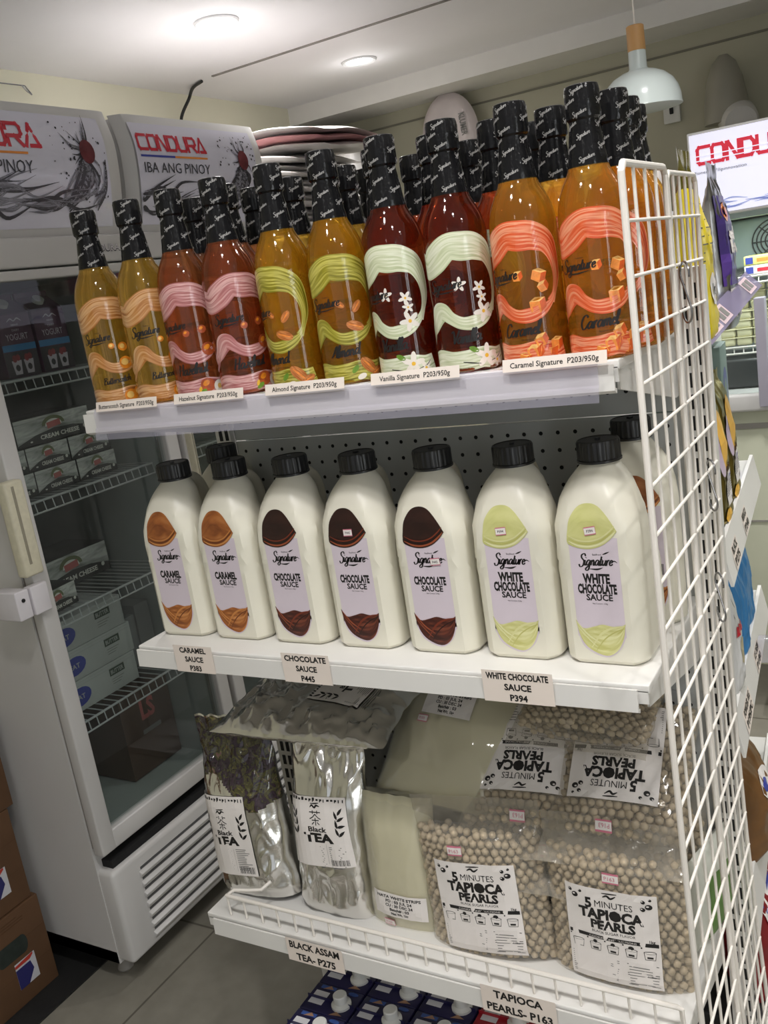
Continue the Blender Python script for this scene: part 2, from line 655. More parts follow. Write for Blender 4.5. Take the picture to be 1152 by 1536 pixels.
X0, X1, Y0, Y1 = -1.2, 3.3, -3.4, 2.78
struct('floor', MB().box(X0, X1, Y0, Y1, -0.06, 0, floor_mat()))
struct('ceiling', MB().box(X0, X1, Y0, Y1, CEIL, CEIL+0.06, ceilm))
struct('wall_left', MB().box(X0-0.08, X0, Y0, Y1, 0, CEIL, cream))
struct('wall_back', MB().box(X0, X1, Y1, Y1+0.08, 0, CEIL, backm))
wf = MB()
wf.box(X0, 0.1, Y0-0.08, Y0, 0, CEIL, cream)
wf.box(0.1, X1, Y0-0.08, Y0, 2.10, CEIL, cream)
wf.box(0.1, X1, Y0-0.08, Y0, 0, 0.15, cream)
struct('wall_front', wf)
wr = MB()
wr.box(X1, X1+0.08, Y0, -2.06, 0, CEIL, cream)
wr.box(X1, X1+0.08, -1.26, Y1, 0, CEIL, cream)
wr.box(X1, X1+0.08, -2.06, -1.26, 2.05, CEIL, cream)
struct('wall_right', wr)
dm = mat('grey_door_aluminium', S(150, 150, 152), 0.4, 0.6)
d = MB()        # glazed shop door with frosted panes, daylight behind it
for y, w_ in ((-2.06, .06), (-1.70, .09), (-1.32, .06)):
    d.box(X1, X1+0.06, y, y+w_, 0, 2.05, dm)
d.box(X1, X1+0.06, -2.06, -1.26, 0, 0.35, dm)
d.box(X1, X1+0.06, -2.06, -1.26, 1.99, 2.05, dm)
d.box(X1+0.03, X1+0.036, -2.03, -1.29, 0.3, 2.0, glow('daylit_frosted_glass', (0.93, 0.97, 1.0), 6.0))
struct('door_1', d)
d = MB()  # unseen shopfront opening, added so daylight reaches the ceiling and shelf fronts
for x in (0.1, 0.9, 1.7, 2.5, 3.24):
    d.box(x, x+0.05, Y0-0.06, Y0, 0.15, 2.10, dm)
d.box(0.1, X1, Y0-0.06, Y0, 2.05, 2.10, dm)
struct('added_window_1', d)
# ceiling beam along the back wall, ceiling joint, wall joint
struct('trim_1', MB().box(X0, X1, 2.52, Y1, 2.150, CEIL, mat('beam_paint', S(226, 224, 220), 0.6, var=0.02)))
struct('trim_2', MB().box(-0.98, X1, 1.757, 1.767, CEIL-0.004, CEIL, mat('joint_grey', S(120, 116, 112), 0.7)))
struct('trim_3', MB().box(X0, X1, Y1-0.006, Y1, 2.094, 2.101, mat('wall_joint_grey', S(120, 117, 104), 0.7)))

# ------------------------------------------------------------------ recessed downlights
lens_m = glow('lamp_lens', (1.0, 0.98, 0.97), 14.0)
rim_m = mat('white_lamp_trim', S(220, 220, 222), 0.35)

def downlight(x, y, label, power=1.0):
    t = thing('recessed_downlight', label, 'light', (x, y, CEIL), group='recessed ceiling downlights')
    MB().lathe([(0.062, 0.0), (0.062, -0.004), (0.058, -0.007), (0.047, -0.004), (0.046, 0.0)], rim_m, 40).build('trim_ring', t)
    MB().lathe([(0.0455, -0.0008), (0.044, -0.003), (0.001, -0.0034)], lens_m, 32).build('lens', t)
    ld = bpy.data.lights.new('downlight_lamp', 'AREA')
    ld.shape = 'DISK'
    ld.size = 0.085
    ld.energy = LAMP_W*power
    ld.color = LAMP_COL
    ld.spread = math.radians(125)
    lo = bpy.data.objects.new('downlight_lamp', ld)
    COL.objects.link(lo)
    lo.parent = t
    lo.location = (0, 0, -0.006)
    pd = bpy.data.lights.new('ceiling_fill', 'POINT')   # added point lamp that brightens the ceiling around each downlight
    pd.shadow_soft_size = 0.03
    pd.energy = LAMP_W*0.10
    pd.color = LAMP_COL
    po = bpy.data.objects.new('ceiling_fill', pd)
    COL.objects.link(po)
    po.parent = t
    po.location = (0, 0, -0.10)
    return t

downlight(-0.585, 1.30, 'round ceiling downlight nearer the camera, above the chillers', 2.2)
downlight(-0.613, 2.12, 'round ceiling downlight farther back, beside the ceiling beam', 2.2)
for lx, ly in ((0.48, -0.50), (0.98, -0.60), (1.6, -0.5), (0.6, -1.7), (1.9, -1.7), (2.3, 0.6), (1.55, 1.25), (0.70, 1.20), (0.95, 0.40)):  # lamp behind the shelf is added to light the pendant and backlight the syrup
    downlight(lx, ly, 'unseen round ceiling downlight outside the picture, over the shop floor')

# ------------------------------------------------------------------ gondola display shelf
HOLE = mat('dark_hole', (0.012, 0.012, 0.012), 0.8)
PEG = mat('grey_white_pegboard', S(196, 198, 196), 0.42, var=0.03, scale=4)
RAIL = clear('lavender_clear_plastic', (0.985, 0.98, 0.995), 0.13, S(222, 218, 238), 1.5, 0.08)
gond = thing('gondola_shelf', 'white steel display shelf unit carrying syrup bottles, sauce jugs and tapioca bags', 'shelf', (0, 0, 0))

for px_ in (-0.005, 0.803):
    pm = MB()
    pm.box(px_, px_+0.032, 0.29, 0.33, 0, 1.42, WHITE)
    z = 0.20
    while z < 1.39:
        for sx in (0.008, 0.021):
            pm.box(px_+sx, px_+sx+0.0070, 0.2893, 0.2905, z, z+0.0195, HOLE)
        z += 0.0288
    # slots on the side that looks along the shelf as well
    z = 0.20
    while z < 1.39:
        pm.box(px_+0.0315, px_+0.0325, 0.303, 0.311, z, z+0.0195, HOLE)
        z += 0.0288
    p = pm.build('upright_post', gond, smooth=False)

for (z0, z1) in ((0.47, 0.82), (0.82, 1.2325), (1.2345, 1.37)):
    pm = MB()
    pm.box(0.03, 0.80, 0.300, 0.304, z0, z1, PEG)
    pm.box(0.03, 0.80, 0.2985, 0.300, z1-0.004, z1, PEG)
    k = math.ceil((z0+0.008-0.0446)/0.026)
    while 0.0446+0.026*k < z1-0.006:
        z = 0.0446+0.026*k
        for i in range(30):
            x = 0.048+0.026*i
            vs = [(x+0.0031*math.cos(a*PI/5), 0.2992, z+0.0031*math.sin(a*PI/5)) for a in range(10)]
            pm.add(vs, [tuple(range(10))], HOLE)
        k += 1
    pm.build('back_panel', gond, smooth=False, fixn=False)

def shelf(name, zt, y0, xl, xr, thick=0.032, label=None):
    b = MB()
    b.box(0.0, 0.803, y0+0.006, 0.297, zt-0.011, zt, WHITE, r=0.002)
    b.box(0.002, 0.801, y0+0.006, y0+0.010, zt-0.024, zt-0.008, WHITE)
    s = b.build(name, gond)
    l = MB()
    l.prism([(y0, zt-0.0045), (y0-0.0015, zt-thick), (y0+0.006, zt-thick-0.004), (y0+0.0075, zt-thick+0.001), (y0+0.0025, zt-thick+0.002), (y0+0.003, zt-0.0045)], 'x', xl, xr, WHITE)
    l.build('price_rail', s, smooth=False)
    for bx in (0.004, 0.795):
        MB().prism([(y0+0.02, zt-0.034), (y0+0.02, zt-0.010), (0.292, zt-0.010), (0.292, zt-0.088), (0.27, zt-0.088)], 'x', bx, bx+0.003, WHITE).build('bracket', s, smooth=False)
    return s

sh_top = shelf('shelf_deck', 1.345, 0.0, 0.0, 0.798)
sh_mid = shelf('shelf_deck', 0.970, -0.002, 0.001, 0.790)
sh_bot = shelf('shelf_deck', 0.469, 0.0145, 0.016, 0.800, 0.034)

# clear ticket strip clipped over the top shelf's edge
ts = MB()
prof = [(0.004, 1.3475), (-0.004, 1.347), (-0.007, 1.340), (-0.007, 1.321), (-0.010, 1.319), (-0.013, 1.303), (-0.011, 1.3025), (-0.0085, 1.317), (-0.0055, 1.320), (-0.0055, 1.339), (-0.003, 1.3455), (0.004, 1.346)]
ts.prism(prof, 'x', 0.030, 0.783, RAIL)
ts.build('clear_ticket_strip', sh_top, smooth=False)

TX = '' # tags: text on small paper cards
def card(parent, x0, x1, z0, z1, y, lines, m, hs, name='price_tag', tilt=0.0, bold=0.0, wf=0.88):
    a = Art()
    a.rect(x0, x1, z0, z1, m, 0)
    n = len(lines)
    for i, t in enumerate(lines):
        cz = z1-(z1-z0)*(i+0.5)/n
        vs, fs = text_geo(t, bold)
        tw = (max(v[0] for v in vs)-min(v[0] for v in vs))*hs/0.73
        a.text(t, (x0+x1)/2, cz, hs, INK, 1, w=min(tw, (x1-x0)*wf), bold=bold)
    zc = (z0+z1)/2
    o = a.build(name, lambda u, v, d: (u, y-d+(v-zc)*tilt, v), parent)
    o['label'] = 'paper tag reading ' + ' '.join(lines)
    return o

for x0, x1, t in ((0.039, 0.158, 'Butterscotch Signature  P203/950g'), (0.190, 0.311, 'Hazelnut Signature  P203/950g'),
                  (0.347, 0.468, 'Almond Signature  P203/950g'), (0.506, 0.624, 'Vanilla Signature  P203/950g'),
                  (0.677, 0.795, 'Caramel Signature  P203/950g')):
    card(sh_top, x0, x1, 1.3440, 1.3575, -0.0075, [t], TAGP, 0.0060, tilt=0.25, wf=0.90, bold=.012)
card(sh_mid, 0.083, 0.159, 0.937, 0.9805, -0.0045, ['CARAMEL', 'SAUCE', 'P383'], TAGP, 0.0085, bold=0.035)
card(sh_mid, 0.287, 0.368, 0.9365, 0.981, -0.0045, ['CHOCOLATE', 'SAUCE', 'P445'], TAGP, 0.0085, bold=0.035)
card(sh_mid, 0.597, 0.690, 0.9365, 0.979, -0.0045, ['WHITE CHOCOLATE', 'SAUCE', 'P394'], TAGP, 0.0085, bold=0.035)
card(sh_bot, 0.172, 0.281, 0.4275, 0.4705, 0.0115, ['BLACK ASSAM', 'TEA- P275'], TAGP, 0.0125, bold=0.035)
card(sh_bot, 0.518, 0.631, 0.4345, 0.4785, 0.0115, ['TAPIOCA', 'PEARLS- P163'], TAGP, 0.0125, bold=0.035)

# wire fence along the front of the bottom shelf
fence = thing('wire_shelf_fence', 'low white wire fence along the front of the bottom shelf', 'fence', (0, 0, 0.470))
fm = MB()
fm.tube([(0.044, 0.030, 0.035), (0.05, 0.0285, 0.036), (0.794, 0.0285, 0.036), (0.798, 0.029, 0.034), (0.799, 0.03, 0.0)], 0.0034, WIRE, 10)
fm.tube([(0.045, 0.030, 0.035), (0.049, 0.045, 0.036), (0.075, 0.052, 0.036), (0.098, 0.058, 0.038), (0.108, 0.075, 0.045)], 0.0030, WIRE, 10)
fm.build('top_rail', fence)
fw_me = MB().tube([(0, 0.0285, 0.035), (0.001, 0.028, 0.0)], 0.0019, WIRE, 8).mesh('fence_wire')
for i in range(23):
    link('fence_wire', fw_me, fence, (0.047+0.0341*i, 0, 0))

# ------------------------------------------------------------------ white wire grid on the right side
GZ = 1.4814
def grid_panel(name, label, y0, y1, ztop, zbot, rframe, n, frame_left=True, bow=0.0):
    t = thing(name, label, 'wire grid', (0.838, y0, zbot), group=None)
    H = ztop-zbot
    W_ = y1-y0
    def X(z):   # the panel leans out a little near its foot
        k = max(0.0, (0.55-z/H)/0.55)
        return bow*k*k
    fr = MB()
    c = 0.008
    path = [(X(0), 0, c), (X(0), c, 0), (X(0), W_-c, 0), (X(0), W_, c)]
    path += [(X(H*i/8), W_, H*i/8) for i in range(1, 8)] + [(0, W_, H-c), (0, W_-c, H), (0, c, H), (0, 0, H-c)]
    path += [(X(H*i/8), 0, H*i/8) for i in range(7, 0, -1)]
    fr.tube(path, rframe, WIRE, 10, closed=True)
    fr.build('frame', t)
    w = MB()
    for i in range(1, n):
        y = W_*i/n
        w.tube([(X(H*k/8), y, H*k/8) for k in range(9)], 0.0019, WIRE, 8)
    z = GZ
    while z > zbot+0.02:
        w.tube([(X(z-zbot)+0.002, 0, z-zbot), (X(z-zbot)+0.002, W_, z-zbot)], 0.0019, WIRE, 8)
        z -= 0.0525
    w.build('wires', t)
    return t

grid_panel('wire_grid_panel', 'tall white wire grid panel nearest the camera, right end of display shelf', -0.0495, 0.127, 1.535, 0.33, 0.0037, 4, bow=0.012)
grid_panel('wire_grid_panel', 'tall white wire grid panel behind the nearer one, beside the slotted post', 0.133, 0.285, 1.530, 0.30, 0.0030, 5, bow=0.02)

steel = mat('bright_steel_wire', S(150, 150, 152), 0.25, 0.9)
def s_hook(x, y, z, label, s=1.0, a=0.0):
    t = MB()
    pts = []
    for i in range(13):
        q = math.radians(200-i*20)
        pts.append((0, 0.011*math.cos(q), 0.018+0.011*math.sin(q)))
    for i in range(13):
        q = math.radians(140+i*20)
        pts.append((0, 0.011*math.cos(q)-0.0, -0.020+0.011*math.sin(q)))
    P = [tuple(p) for p in spline([Vector(p) for p in pts], 2)]
    t.tube([(p[0]*s, p[1]*s, p[2]*s) for p in P], 0.0013, steel, 8)
    o = t.build('s_hook', None, (x, y, z), (0, 0, a))
    return tag(o, label, 'hook', 'steel hooks on the wire grid')
s_hook(0.846, 0.150, 1.398, 'steel wire S-hook on the grid beside the caramel bottles', 1.15, 0.6)
s_hook(0.846, 0.215, 1.152, 'steel wire S-hook on the grid beside the gold pouches', 1.1, 0.6)
s_hook(0.848, 0.205, 1.005, 'steel wire S-hook on the grid just above the bare slotted post', 1.1, 0.6)

# ------------------------------------------------------------------ syrup bottles
KZ = 0.28/0.292
BPROF = [(0.0, 0.0), (0.033, 0.0), (0.0365, 0.003), (0.0375, 0.008), (0.0375, 0.150), (0.0371, 0.160), (0.0358, 0.170), (0.0332, 0.181), (0.0292, 0.191), (0.0250, 0.199), (0.0222, 0.205), (0.0209, 0.210), (0.0196, 0.217), (0.0175, 0.235), (0.0150, 0.253), (0.001, 0.254)]
BPROF = [(r, z*KZ) for r, z in BPROF]
SPROF = [(0.0212, 0.2075), (0.0214, 0.2085), (0.0200, 0.2180), (0.0180, 0.2350), (0.0156, 0.2520), (0.0158, 0.2555), (0.0180, 0.2580), (0.0184, 0.2620), (0.0182, 0.2870), (0.0172, 0.2910), (0.0150, 0.2920), (0.001, 0.2918)]
SPROF = [(r, z*KZ) for r, z in SPROF]
def pr(prof, z):
    for (r0, z0), (r1, z1) in zip(prof, prof[1:]):
        if z0 <= z <= z1 and z1 > z0:
            return r0+(r1-r0)*(z-z0)/(z1-z0)
    return prof[-2][0]
def cyl_map(prof):
    def f(u, v, d):
        r = pr(prof, v)+d
        a = u/0.0375 if prof is BPROF else u/0.018
        return (r*math.sin(a), -r*math.cos(a), v)
    return f

black_film = mat('black_shrink_film', (0.010, 0.010, 0.011), 0.10, var=0.2, bump=0.25, bscale=90, spec=0.28)
white_logo = mat('white_print', S(158, 156, 154), 0.4)
body_me, sleeve_me = {}, None

# the black shrink sleeve with its white lettering, shared by every bottle
a = Art()
rowz = [0.207, 0.219, 0.230, 0.241, 0.2515, 0.263, 0.274]
for i, z in enumerate(rowz):
    for k in range(3):
        u = (k+0.5*(i % 2)+0.17*math.sin(3*i))*0.113/3
        a.script('Signature', u, z-0.0015, 0.0022, white_logo, 1, pen=0.26, ang=0.32, seg=2)
sleeve_art = a.mesh('sleeve_print', cyl_map(SPROF), 0.00018)
sleeve_me = MB().lathe(SPROF, black_film, 40).mesh('neck_sleeve')
bprof_low = MB().lathe(BPROF, black_film, 48).mesh('bottle_body')

FL = {
 'butterscotch': dict(liq=(0.99, 0.78, 0.34), dc=(0.96, 0.54, 0.07), sw=[S(150, 84, 36), S(190, 128, 66), S(222, 176, 126), S(170, 104, 50)], word='Butterscotch'),
 'hazelnut': dict(liq=(0.95, 0.58, 0.33), df=0.15, dc=(0.62, 0.22, 0.08), sw=[S(140, 70, 70), S(186, 116, 116), S(228, 182, 178), S(166, 92, 92)], word='Hazelnut'),
 'almond': dict(liq=(0.99, 0.77, 0.26), dc=(0.98, 0.50, 0.03), sw=[S(98, 92, 16), S(150, 142, 40), S(206, 196, 98), S(128, 120, 30)], word='Almond'),
 'vanilla': dict(liq=(0.80, 0.32, 0.16), df=0.12, dc=(0.26, 0.06, 0.02), sw=[S(168, 180, 134), S(206, 212, 176), S(232, 234, 212), S(190, 200, 152)], word='Vanilla'),
 'caramel': dict(liq=(1.0, 0.76, 0.28), dc=(1.0, 0.48, 0.05), sw=[S(196, 66, 28), S(226, 96, 52), S(244, 166, 128), S(214, 80, 38)], word='Caramel'),
}
orange = mat('orange_candy_print', S(236, 140, 40), 0.3, var=0.3, scale=120)
orange2 = mat('pale_orange_print', S(250, 196, 110), 0.3, var=0.2, scale=90)
cube_a = mat('caramel_cube_light', S(250, 190, 110), 0.3, var=0.15, scale=200)
cube_b = mat('caramel_cube_mid', S(240, 146, 66), 0.3, var=0.15, scale=200)
cube_c = mat('caramel_cube_dark', S(214, 92, 34), 0.3, var=0.15, scale=200)
almond_m = streak_mat('almond_print', [S(150, 80, 32), S(196, 116, 56), S(226, 160, 96)], 0.4, 2, 22)
nut_m = mat('hazelnut_print', S(176, 82, 44), 0.35, var=0.3, scale=150)
cream_m = mat('cream_print', S(240, 232, 222), 0.4)
yolk = mat('yellow_print', S(236, 186, 60), 0.4)
leafp = mat('leaf_green_print', S(110, 150, 50), 0.4, var=0.2, scale=150)

def cube_art(a, u, v, s, ang=0.0, lay=4):
    c, q = math.cos(ang), math.sin(ang)
    def R(x, y): return (u+s*(x*c-y*q), v+s*(x*q+y*c))
    a.poly([R(-.5, -.35), R(.15, -.5), R(.15, .2), R(-.5, .3)], cube_b, lay)
    a.poly([R(.15, -.5), R(.55, -.2), R(.55, .4), R(.15, .2)], cube_c, lay)
    a.poly([R(-.5, .3), R(.15, .2), R(.55, .4), R(-.1, .52)], cube_a, lay)
def flower_art(a, u, v, s, lay=4, rot=0.0):
    for k in range(5):
        t = rot+k*2*PI/5
        a.ell(u+s*.5*math.cos(t), v+s*.5*math.sin(t), s*.52, s*.24, cream_m, lay+0.2*(k % 2), t, 10)
    a.ell(u, v, s*.17, s*.17, yolk, lay+1, 0, 10)

def label_art(fl):
    F = FL[fl]
    sw = streak_mat('swirl_'+fl, F['sw'], 0.28, 2.2, 26, coat=0.5)
    sw2 = streak_mat('swirl_'+fl+'_small', F['sw'], 0.28, 1.6, 14, coat=0.5)
    a = Art()
    a.ribbon([(-.060, .128, .026), (-.045, .124, .030), (-.030, .131, .034), (-.012, .142, .030), (.005, .141, .032), (.020, .139, .030), (.036, .130, .024), (.044, .112, .015), (.045, .094, .010), (.040, .078, .006), (.034, .068, .010)], sw, 1, 7, 6)
    a.ribbon([(-.060, .047, .010), (-.046, .056, .016), (-.036, .069, .024), (-.028, .072, .020), (-.018, .064, .014), (-.006, .057, .014), (.008, .056, .016), (.022, .060, .013), (.034, .068, .006), (.040, .076, .003)], sw2, 2, 7, 5)
    a.ribbon([(-.060, .034, .004), (-.052, .044, .006), (-.044, .058, .006)], sw2, 2.2, 6, 2)
    a.ribbon([(-.060, .011, .026), (-.040, .016, .026), (-.022, .014, .024), (-.004, .014, .024), (.014, .016, .024), (.032, .013, .024), (.046, .016, .020)], sw, 1, 6, 5)
    a.script('Signature', -.022, .096, 0.0058, INK, 6, pen=.27, seg=3, ang=0.05)
    a.ribbon([(-.036, .0925, .0004), (-.022, .0925, .0016), (-.008, .0945, .0004)], INK, 6)
    a.text('EasyBrand', -.018, .1085, 0.0016, INK, 6)
    n = len(F['word'])
    a.script(F['word'], -.004, .035, 0.0072 if n < 9 else 0.0048, INK, 6, pen=.27, seg=3, ang=0.05, cx_scale=0.95)
    a.text('flavoured syrup', .004, .0305, 0.0019, INK, 6)
    if fl == 'caramel':
        for u, v, s, r in ((-.001, .099, .011, .2), (.022, .097, .015, -.3), (.026, .085, .012, .5), (.018, .066, .017, .1), (.010, .016, .017, .2), (.025, .014, .019, -.2), (.018, .028, .014, .4), (.036, .022, .015, 0), (-.002, .010, .013, -.2)):
            cube_art(a, u, v, s, r)
    if fl == 'almond':
        for u, v, s, r in ((-.002, .098, .0072, -.6), (.019, .093, .0085, .9), (.014, .070, .0115, -.35), (.024, .020, .0135, -.8), (.036, .012, .009, .4)):
            a.ell(u, v, s, s*.52, almond_m, 4, r, 18)
            a.ell(u, v, s*.8, s*.10, cube_b, 5, r, 12)
        a.ell(.013, .008, .006, .0035, cream_m, 5, .3)
        a.ell(.006, .018, .006, .003, leafp, 3.5, .8)
    if fl == 'hazelnut':
        for u, v, s in ((-.002, .090, .0048), (.020, .093, .0058), (.024, .066, .0095), (.014, .018, .010)):
            a.ell(u, v, s, s*.95, nut_m, 4)
            a.ell(u-s*.2, v+s*.25, s*.5, s*.35, orange, 5, .5)
        a.ell(.030, .014, .008, .0085, cream_m, 5)
        a.ell(.030, .014, .003, .0035, orange2, 6)
        a.ell(.006, .009, .006, .003, leafp, 5, .6)
        a.ell(.003, .013, .004, .002, yolk, 5, 1.2)
    if fl == 'butterscotch':
        for u, v, s in ((-.002, .088, .0045), (.014, .085, .007), (.014, .062, .0098), (.012, .014, .010), (.026, .018, .009), (.034, .010, .007)):
            a.ell(u, v, s, s*.92, orange, 4)
            a.ell(u-s*.15, v+s*.1, s*.55, s*.5, orange2, 5)
    if fl == 'vanilla':
        for u, v, s, r in ((-.004, .100, .0085, .2), (.019, .094, .0085, .9), (.021, .083, .007, .4), (.021, .067, .0125, .7), (.018, .017, .0145, .2), (.033, .010, .010, .8)):
            flower_art(a, u, v, s, 4, r)
        a.ell(.004, .026, .006, .003, leafp, 4, -.5)
        a.ribbon([(-.010, .013, .0008), (.0, .011, .0012), (.010, .009, .0006)], INK, 4)
        a.ribbon([(.024, .010, .0006), (.034, .013, .0012), (.040, .018, .0006)], INK, 4)
    return a.mesh('label_'+fl, cyl_map(BPROF), 0.00012)

PROTO = {}
def bottle(fl, x, y, rz, label, z=1.3455):
    loc = (x, y, z)
    grp = 'syrup bottles on the top shelf'
    if fl in PROTO:
        return dup(PROTO[fl], loc, (0, 0, rz), label, grp)
    t = thing('syrup_bottle', label, 'bottle', loc, rz, grp)
    me = bprof_low.copy()
    me.materials.clear()
    me.materials.append(glassy('syrup_'+fl, FL[fl]['liq'], FL[fl].get('df', 0.20), 1.36, FL[fl]['dc']))
    link('bottle_body', me, t)
    sl = link('neck_sleeve', sleeve_me, t)
    link('sleeve_print', sleeve_art, sl)
    link('swirl_label', label_art(fl), t)
    PROTO[fl] = t
    return t

fr = [('butterscotch', .041, .86, 'leftmost butterscotch syrup bottle, front row, at the end of the shelf'),
      ('butterscotch', .127, 1.05, 'second butterscotch syrup bottle, between the leftmost bottle and the hazelnut pair'),
      ('hazelnut', .203, .48, 'front hazelnut syrup bottle with pink swirl beside the butterscotch pair'),
      ('hazelnut', .282, .92, 'front hazelnut syrup bottle with pink swirl beside the almond pair'),
      ('almond', .371, -.12, 'front almond syrup bottle with olive swirl beside the hazelnut pair'),
      ('almond', .452, .46, 'front almond syrup bottle with olive swirl beside the vanilla pair'),
      ('vanilla', .535, .10, 'front vanilla syrup bottle with cream swirl beside the almond pair'),
      ('vanilla', .616, .46, 'front vanilla syrup bottle with cream swirl beside the caramel pair'),
      ('caramel', .699, .06, 'front caramel syrup bottle with orange swirl beside the vanilla pair'),
      ('caramel', .779, .26, 'front caramel syrup bottle with orange swirl right next to the wire grid')]
for fl, x, r, lab in fr:
    bottle(fl, x, 0.045, r, lab)
rear = [('hazelnut', .138, .172, 'syrup bottle with black neck just behind the first hazelnut bottle'),
        ('hazelnut', .241, .120, 'syrup bottle half hidden behind the second hazelnut bottle'),
        ('hazelnut', .224, .208, 'syrup bottle with black neck at left of the first almond bottle, second row'),
        ('almond', .302, .196, 'syrup bottle with black neck seen just right of the first almond bottle'),
        ('almond', .402, .130, 'syrup bottle mostly hidden behind the second almond bottle'),
        ('almond', .384, .210, 'syrup bottle with black neck just right of the second almond bottle'),
        ('almond', .378, .288, 'rearmost black-necked syrup bottle in the gap between almond and vanilla bottles'),
        ('vanilla', .484, .125, 'syrup bottle mostly hidden behind the first vanilla bottle'),
        ('vanilla', .466, .262, 'black-necked syrup bottle in the gap between the two vanilla bottles'),
        ('vanilla', .562, .127, 'syrup bottle directly behind the second vanilla bottle, neck showing at its left'),
        ('vanilla', .557, .250, 'rear black-necked syrup bottle right of the second vanilla bottle'),
        ('vanilla', .643, .128, 'dark vanilla syrup bottle behind the left caramel bottle, neck at its left'),
        ('caramel', .656, .224, 'black-necked syrup bottle peeking out right behind the left caramel bottle'),
        ('caramel', .711, .140, 'caramel syrup bottle behind and between the two front caramel bottles'),
        ('caramel', .788, .123, 'caramel syrup bottle directly behind the front one at the wire grid'),
        ('caramel', .780, .203, 'caramel syrup bottle third in the column along the wire grid'),
        ('caramel', .768, .282, 'caramel syrup bottle last in the column along the wire grid')]
for i, (fl, x, y, lab) in enumerate(rear):
    bottle(fl, x, y, random.uniform(-.5, .5), lab)

# ------------------------------------------------------------------ sauce jugs
JH = 0.252
def jug_section(z):
    """front y, back y, flat half width, full half width, squareness at height z"""
    def lerp(tab):
        for (a, b), (c, dd) in zip(tab, tab[1:]):
            if a <= z <= c:
                t = (z-a)/(c-a)
                return b+(dd-b)*t
        return tab[-1][1]
    yf = lerp([(0, -.050), (.006, -.0545), (.015, -.055), (.165, -.055), (.185, -.0540), (.205, -.0500), (.218, -.0440), (.228, -.0375), (.235, -.0305), (.240, -.0248), (.243, -.0225), (JH, -.0222)])
    yb = lerp([(0, .049), (.006, .054), (.015, .055), (.105, .055), (.118, .050), (.132, .030), (.150, .020), (.200, .018), (.215, .022), (.228, .027), (.239, .0245), (.243, .0225), (JH, .0222)])
    fw_ = lerp([(0, .035), (.006, .0395), (.015, .040), (.150, .0400), (.172, .0380), (.190, .0335), (.205, .0275), (.218, .021), (.230, .014), (.238, .010), (JH, .009)])
    w = lerp([(0, .047), (.006, .0515), (.015, .0525), (.080, .0530), (.150, .0530), (.172, .0528), (.190, .0510), (.205, .0475), (.218, .0420), (.228, .0355), (.235, .0295), (.240, .0250), (.243, .0225), (JH, .0222)])
    sq = lerp([(0, 1), (.175, 1), (.205, .6), (.225, .25), (.238, 0), (JH, 0)])
    return yf, yb, fw_, w, sq

def jug_ring(z, n=48):
    yf, yb, fw_, w, sq = jug_section(z)
    ch = (w-fw_)*1.25
    oct_ = [(-fw_, yf), (fw_, yf), (w, yf+ch), (w, yb-ch*.8), (fw_, yb), (-fw_, yb), (-w, yb-ch*.8), (-w, yf+ch)]
    # walk the octagon by angle
    cyy = (yf+yb)/2
    out = []
    for i in range(n):
        a = 2*PI*(i+.5)/n
        dx, dy = math.sin(a), -math.cos(a)
        best = 1e9
        for k in range(8):
            p, q = oct_[k], oct_[(k+1) % 8]
            ex, ey = q[0]-p[0], q[1]-p[1]
            den = dx*ey-dy*ex
            if abs(den) < 1e-12: continue
            t = (p[0]*ey-(p[1]-cyy)*ex)/den
            s_ = (p[0]*dy-(p[1]-cyy)*dx)/den
            if t > 0 and -1e-6 <= s_ <= 1+1e-6:
                best = min(best, t)
        # ellipse
        rx, ry = w, (yb-yf)/2
        te = 1/math.sqrt((dx/rx)**2+(dy/ry)**2)
        t = best*sq+te*(1-sq) if best < 1e8 else te
        out.append((dx*t, cyy+dy*t, z))
    return out

jug_m = mat('cream_jug_plastic', S(229, 225, 209), 0.34, var=0.02, scale=6, Subsurface_Weight=0.0)
jzs = [0, .002, .006, .012, .03, .06, .09, .105, .112, .118, .125, .132, .141, .150, .158, .166, .174, .182, .190, .198, .205, .212, .219, .226, .232, .236, .239, .243, JH]
jb = MB()
rings = [jug_ring(z) for z in jzs]
N = 48
vs = [p for r in rings for p in r]
fs = [(j*N+i, j*N+(i+1) % N, (j+1)*N+(i+1) % N, (j+1)*N+i) for j in range(len(rings)-1) for i in range(N)]
fs += [tuple(reversed(range(N))), tuple((len(rings)-1)*N+i for i in range(N))]
jb.add(vs, fs, jug_m)
hp = spline([Vector(p) for p in [(0, .008, .234), (0, .026, .237), (0, .044, .230), (0, .0545, .211), (0, .0560, .184), (0, .0525, .150), (0, .046, .122), (0, .040, .105)]], 5)
jb.tube(hp, [0.0125+0.002*math.sin(i) for i in [0]*len(hp)], jug_m, 14)
jug_me = jb.mesh('jug_body', ang=28)
cap_m = mat('black_ribbed_plastic', (0.012, 0.012, 0.013), 0.35, var=0.2)
cm = MB()
cn = 96
def capr(r, i): return r*(1.0 if (i//2) % 2 else 0.965)
prof = [(.0255, JH-.004, 0), (.0262, JH-.003, 1), (.0262, JH+.016, 1), (.0250, JH+.0185, 0), (.0235, JH+.0190, 0), (.0225, JH+.0180, 0), (.001, JH+.0180, 0)]
vs = []
for r, z, ribbed in prof:
    for i in range(cn):
        q = 2*PI*i/cn
        rr = capr(r, i) if ribbed else r
        vs.append((rr*math.cos(q), rr*math.sin(q), z))
fs = [(j*cn+i, j*cn+(i+1) % cn, (j+1)*cn+(i+1) % cn, (j+1)*cn+i) for j in range(len(prof)-1) for i in range(cn)]
fs.append(tuple((len(prof)-1)*cn+i for i in range(cn)))
fs.append(tuple(reversed(range(cn))))
cm.add(vs, fs, cap_m)
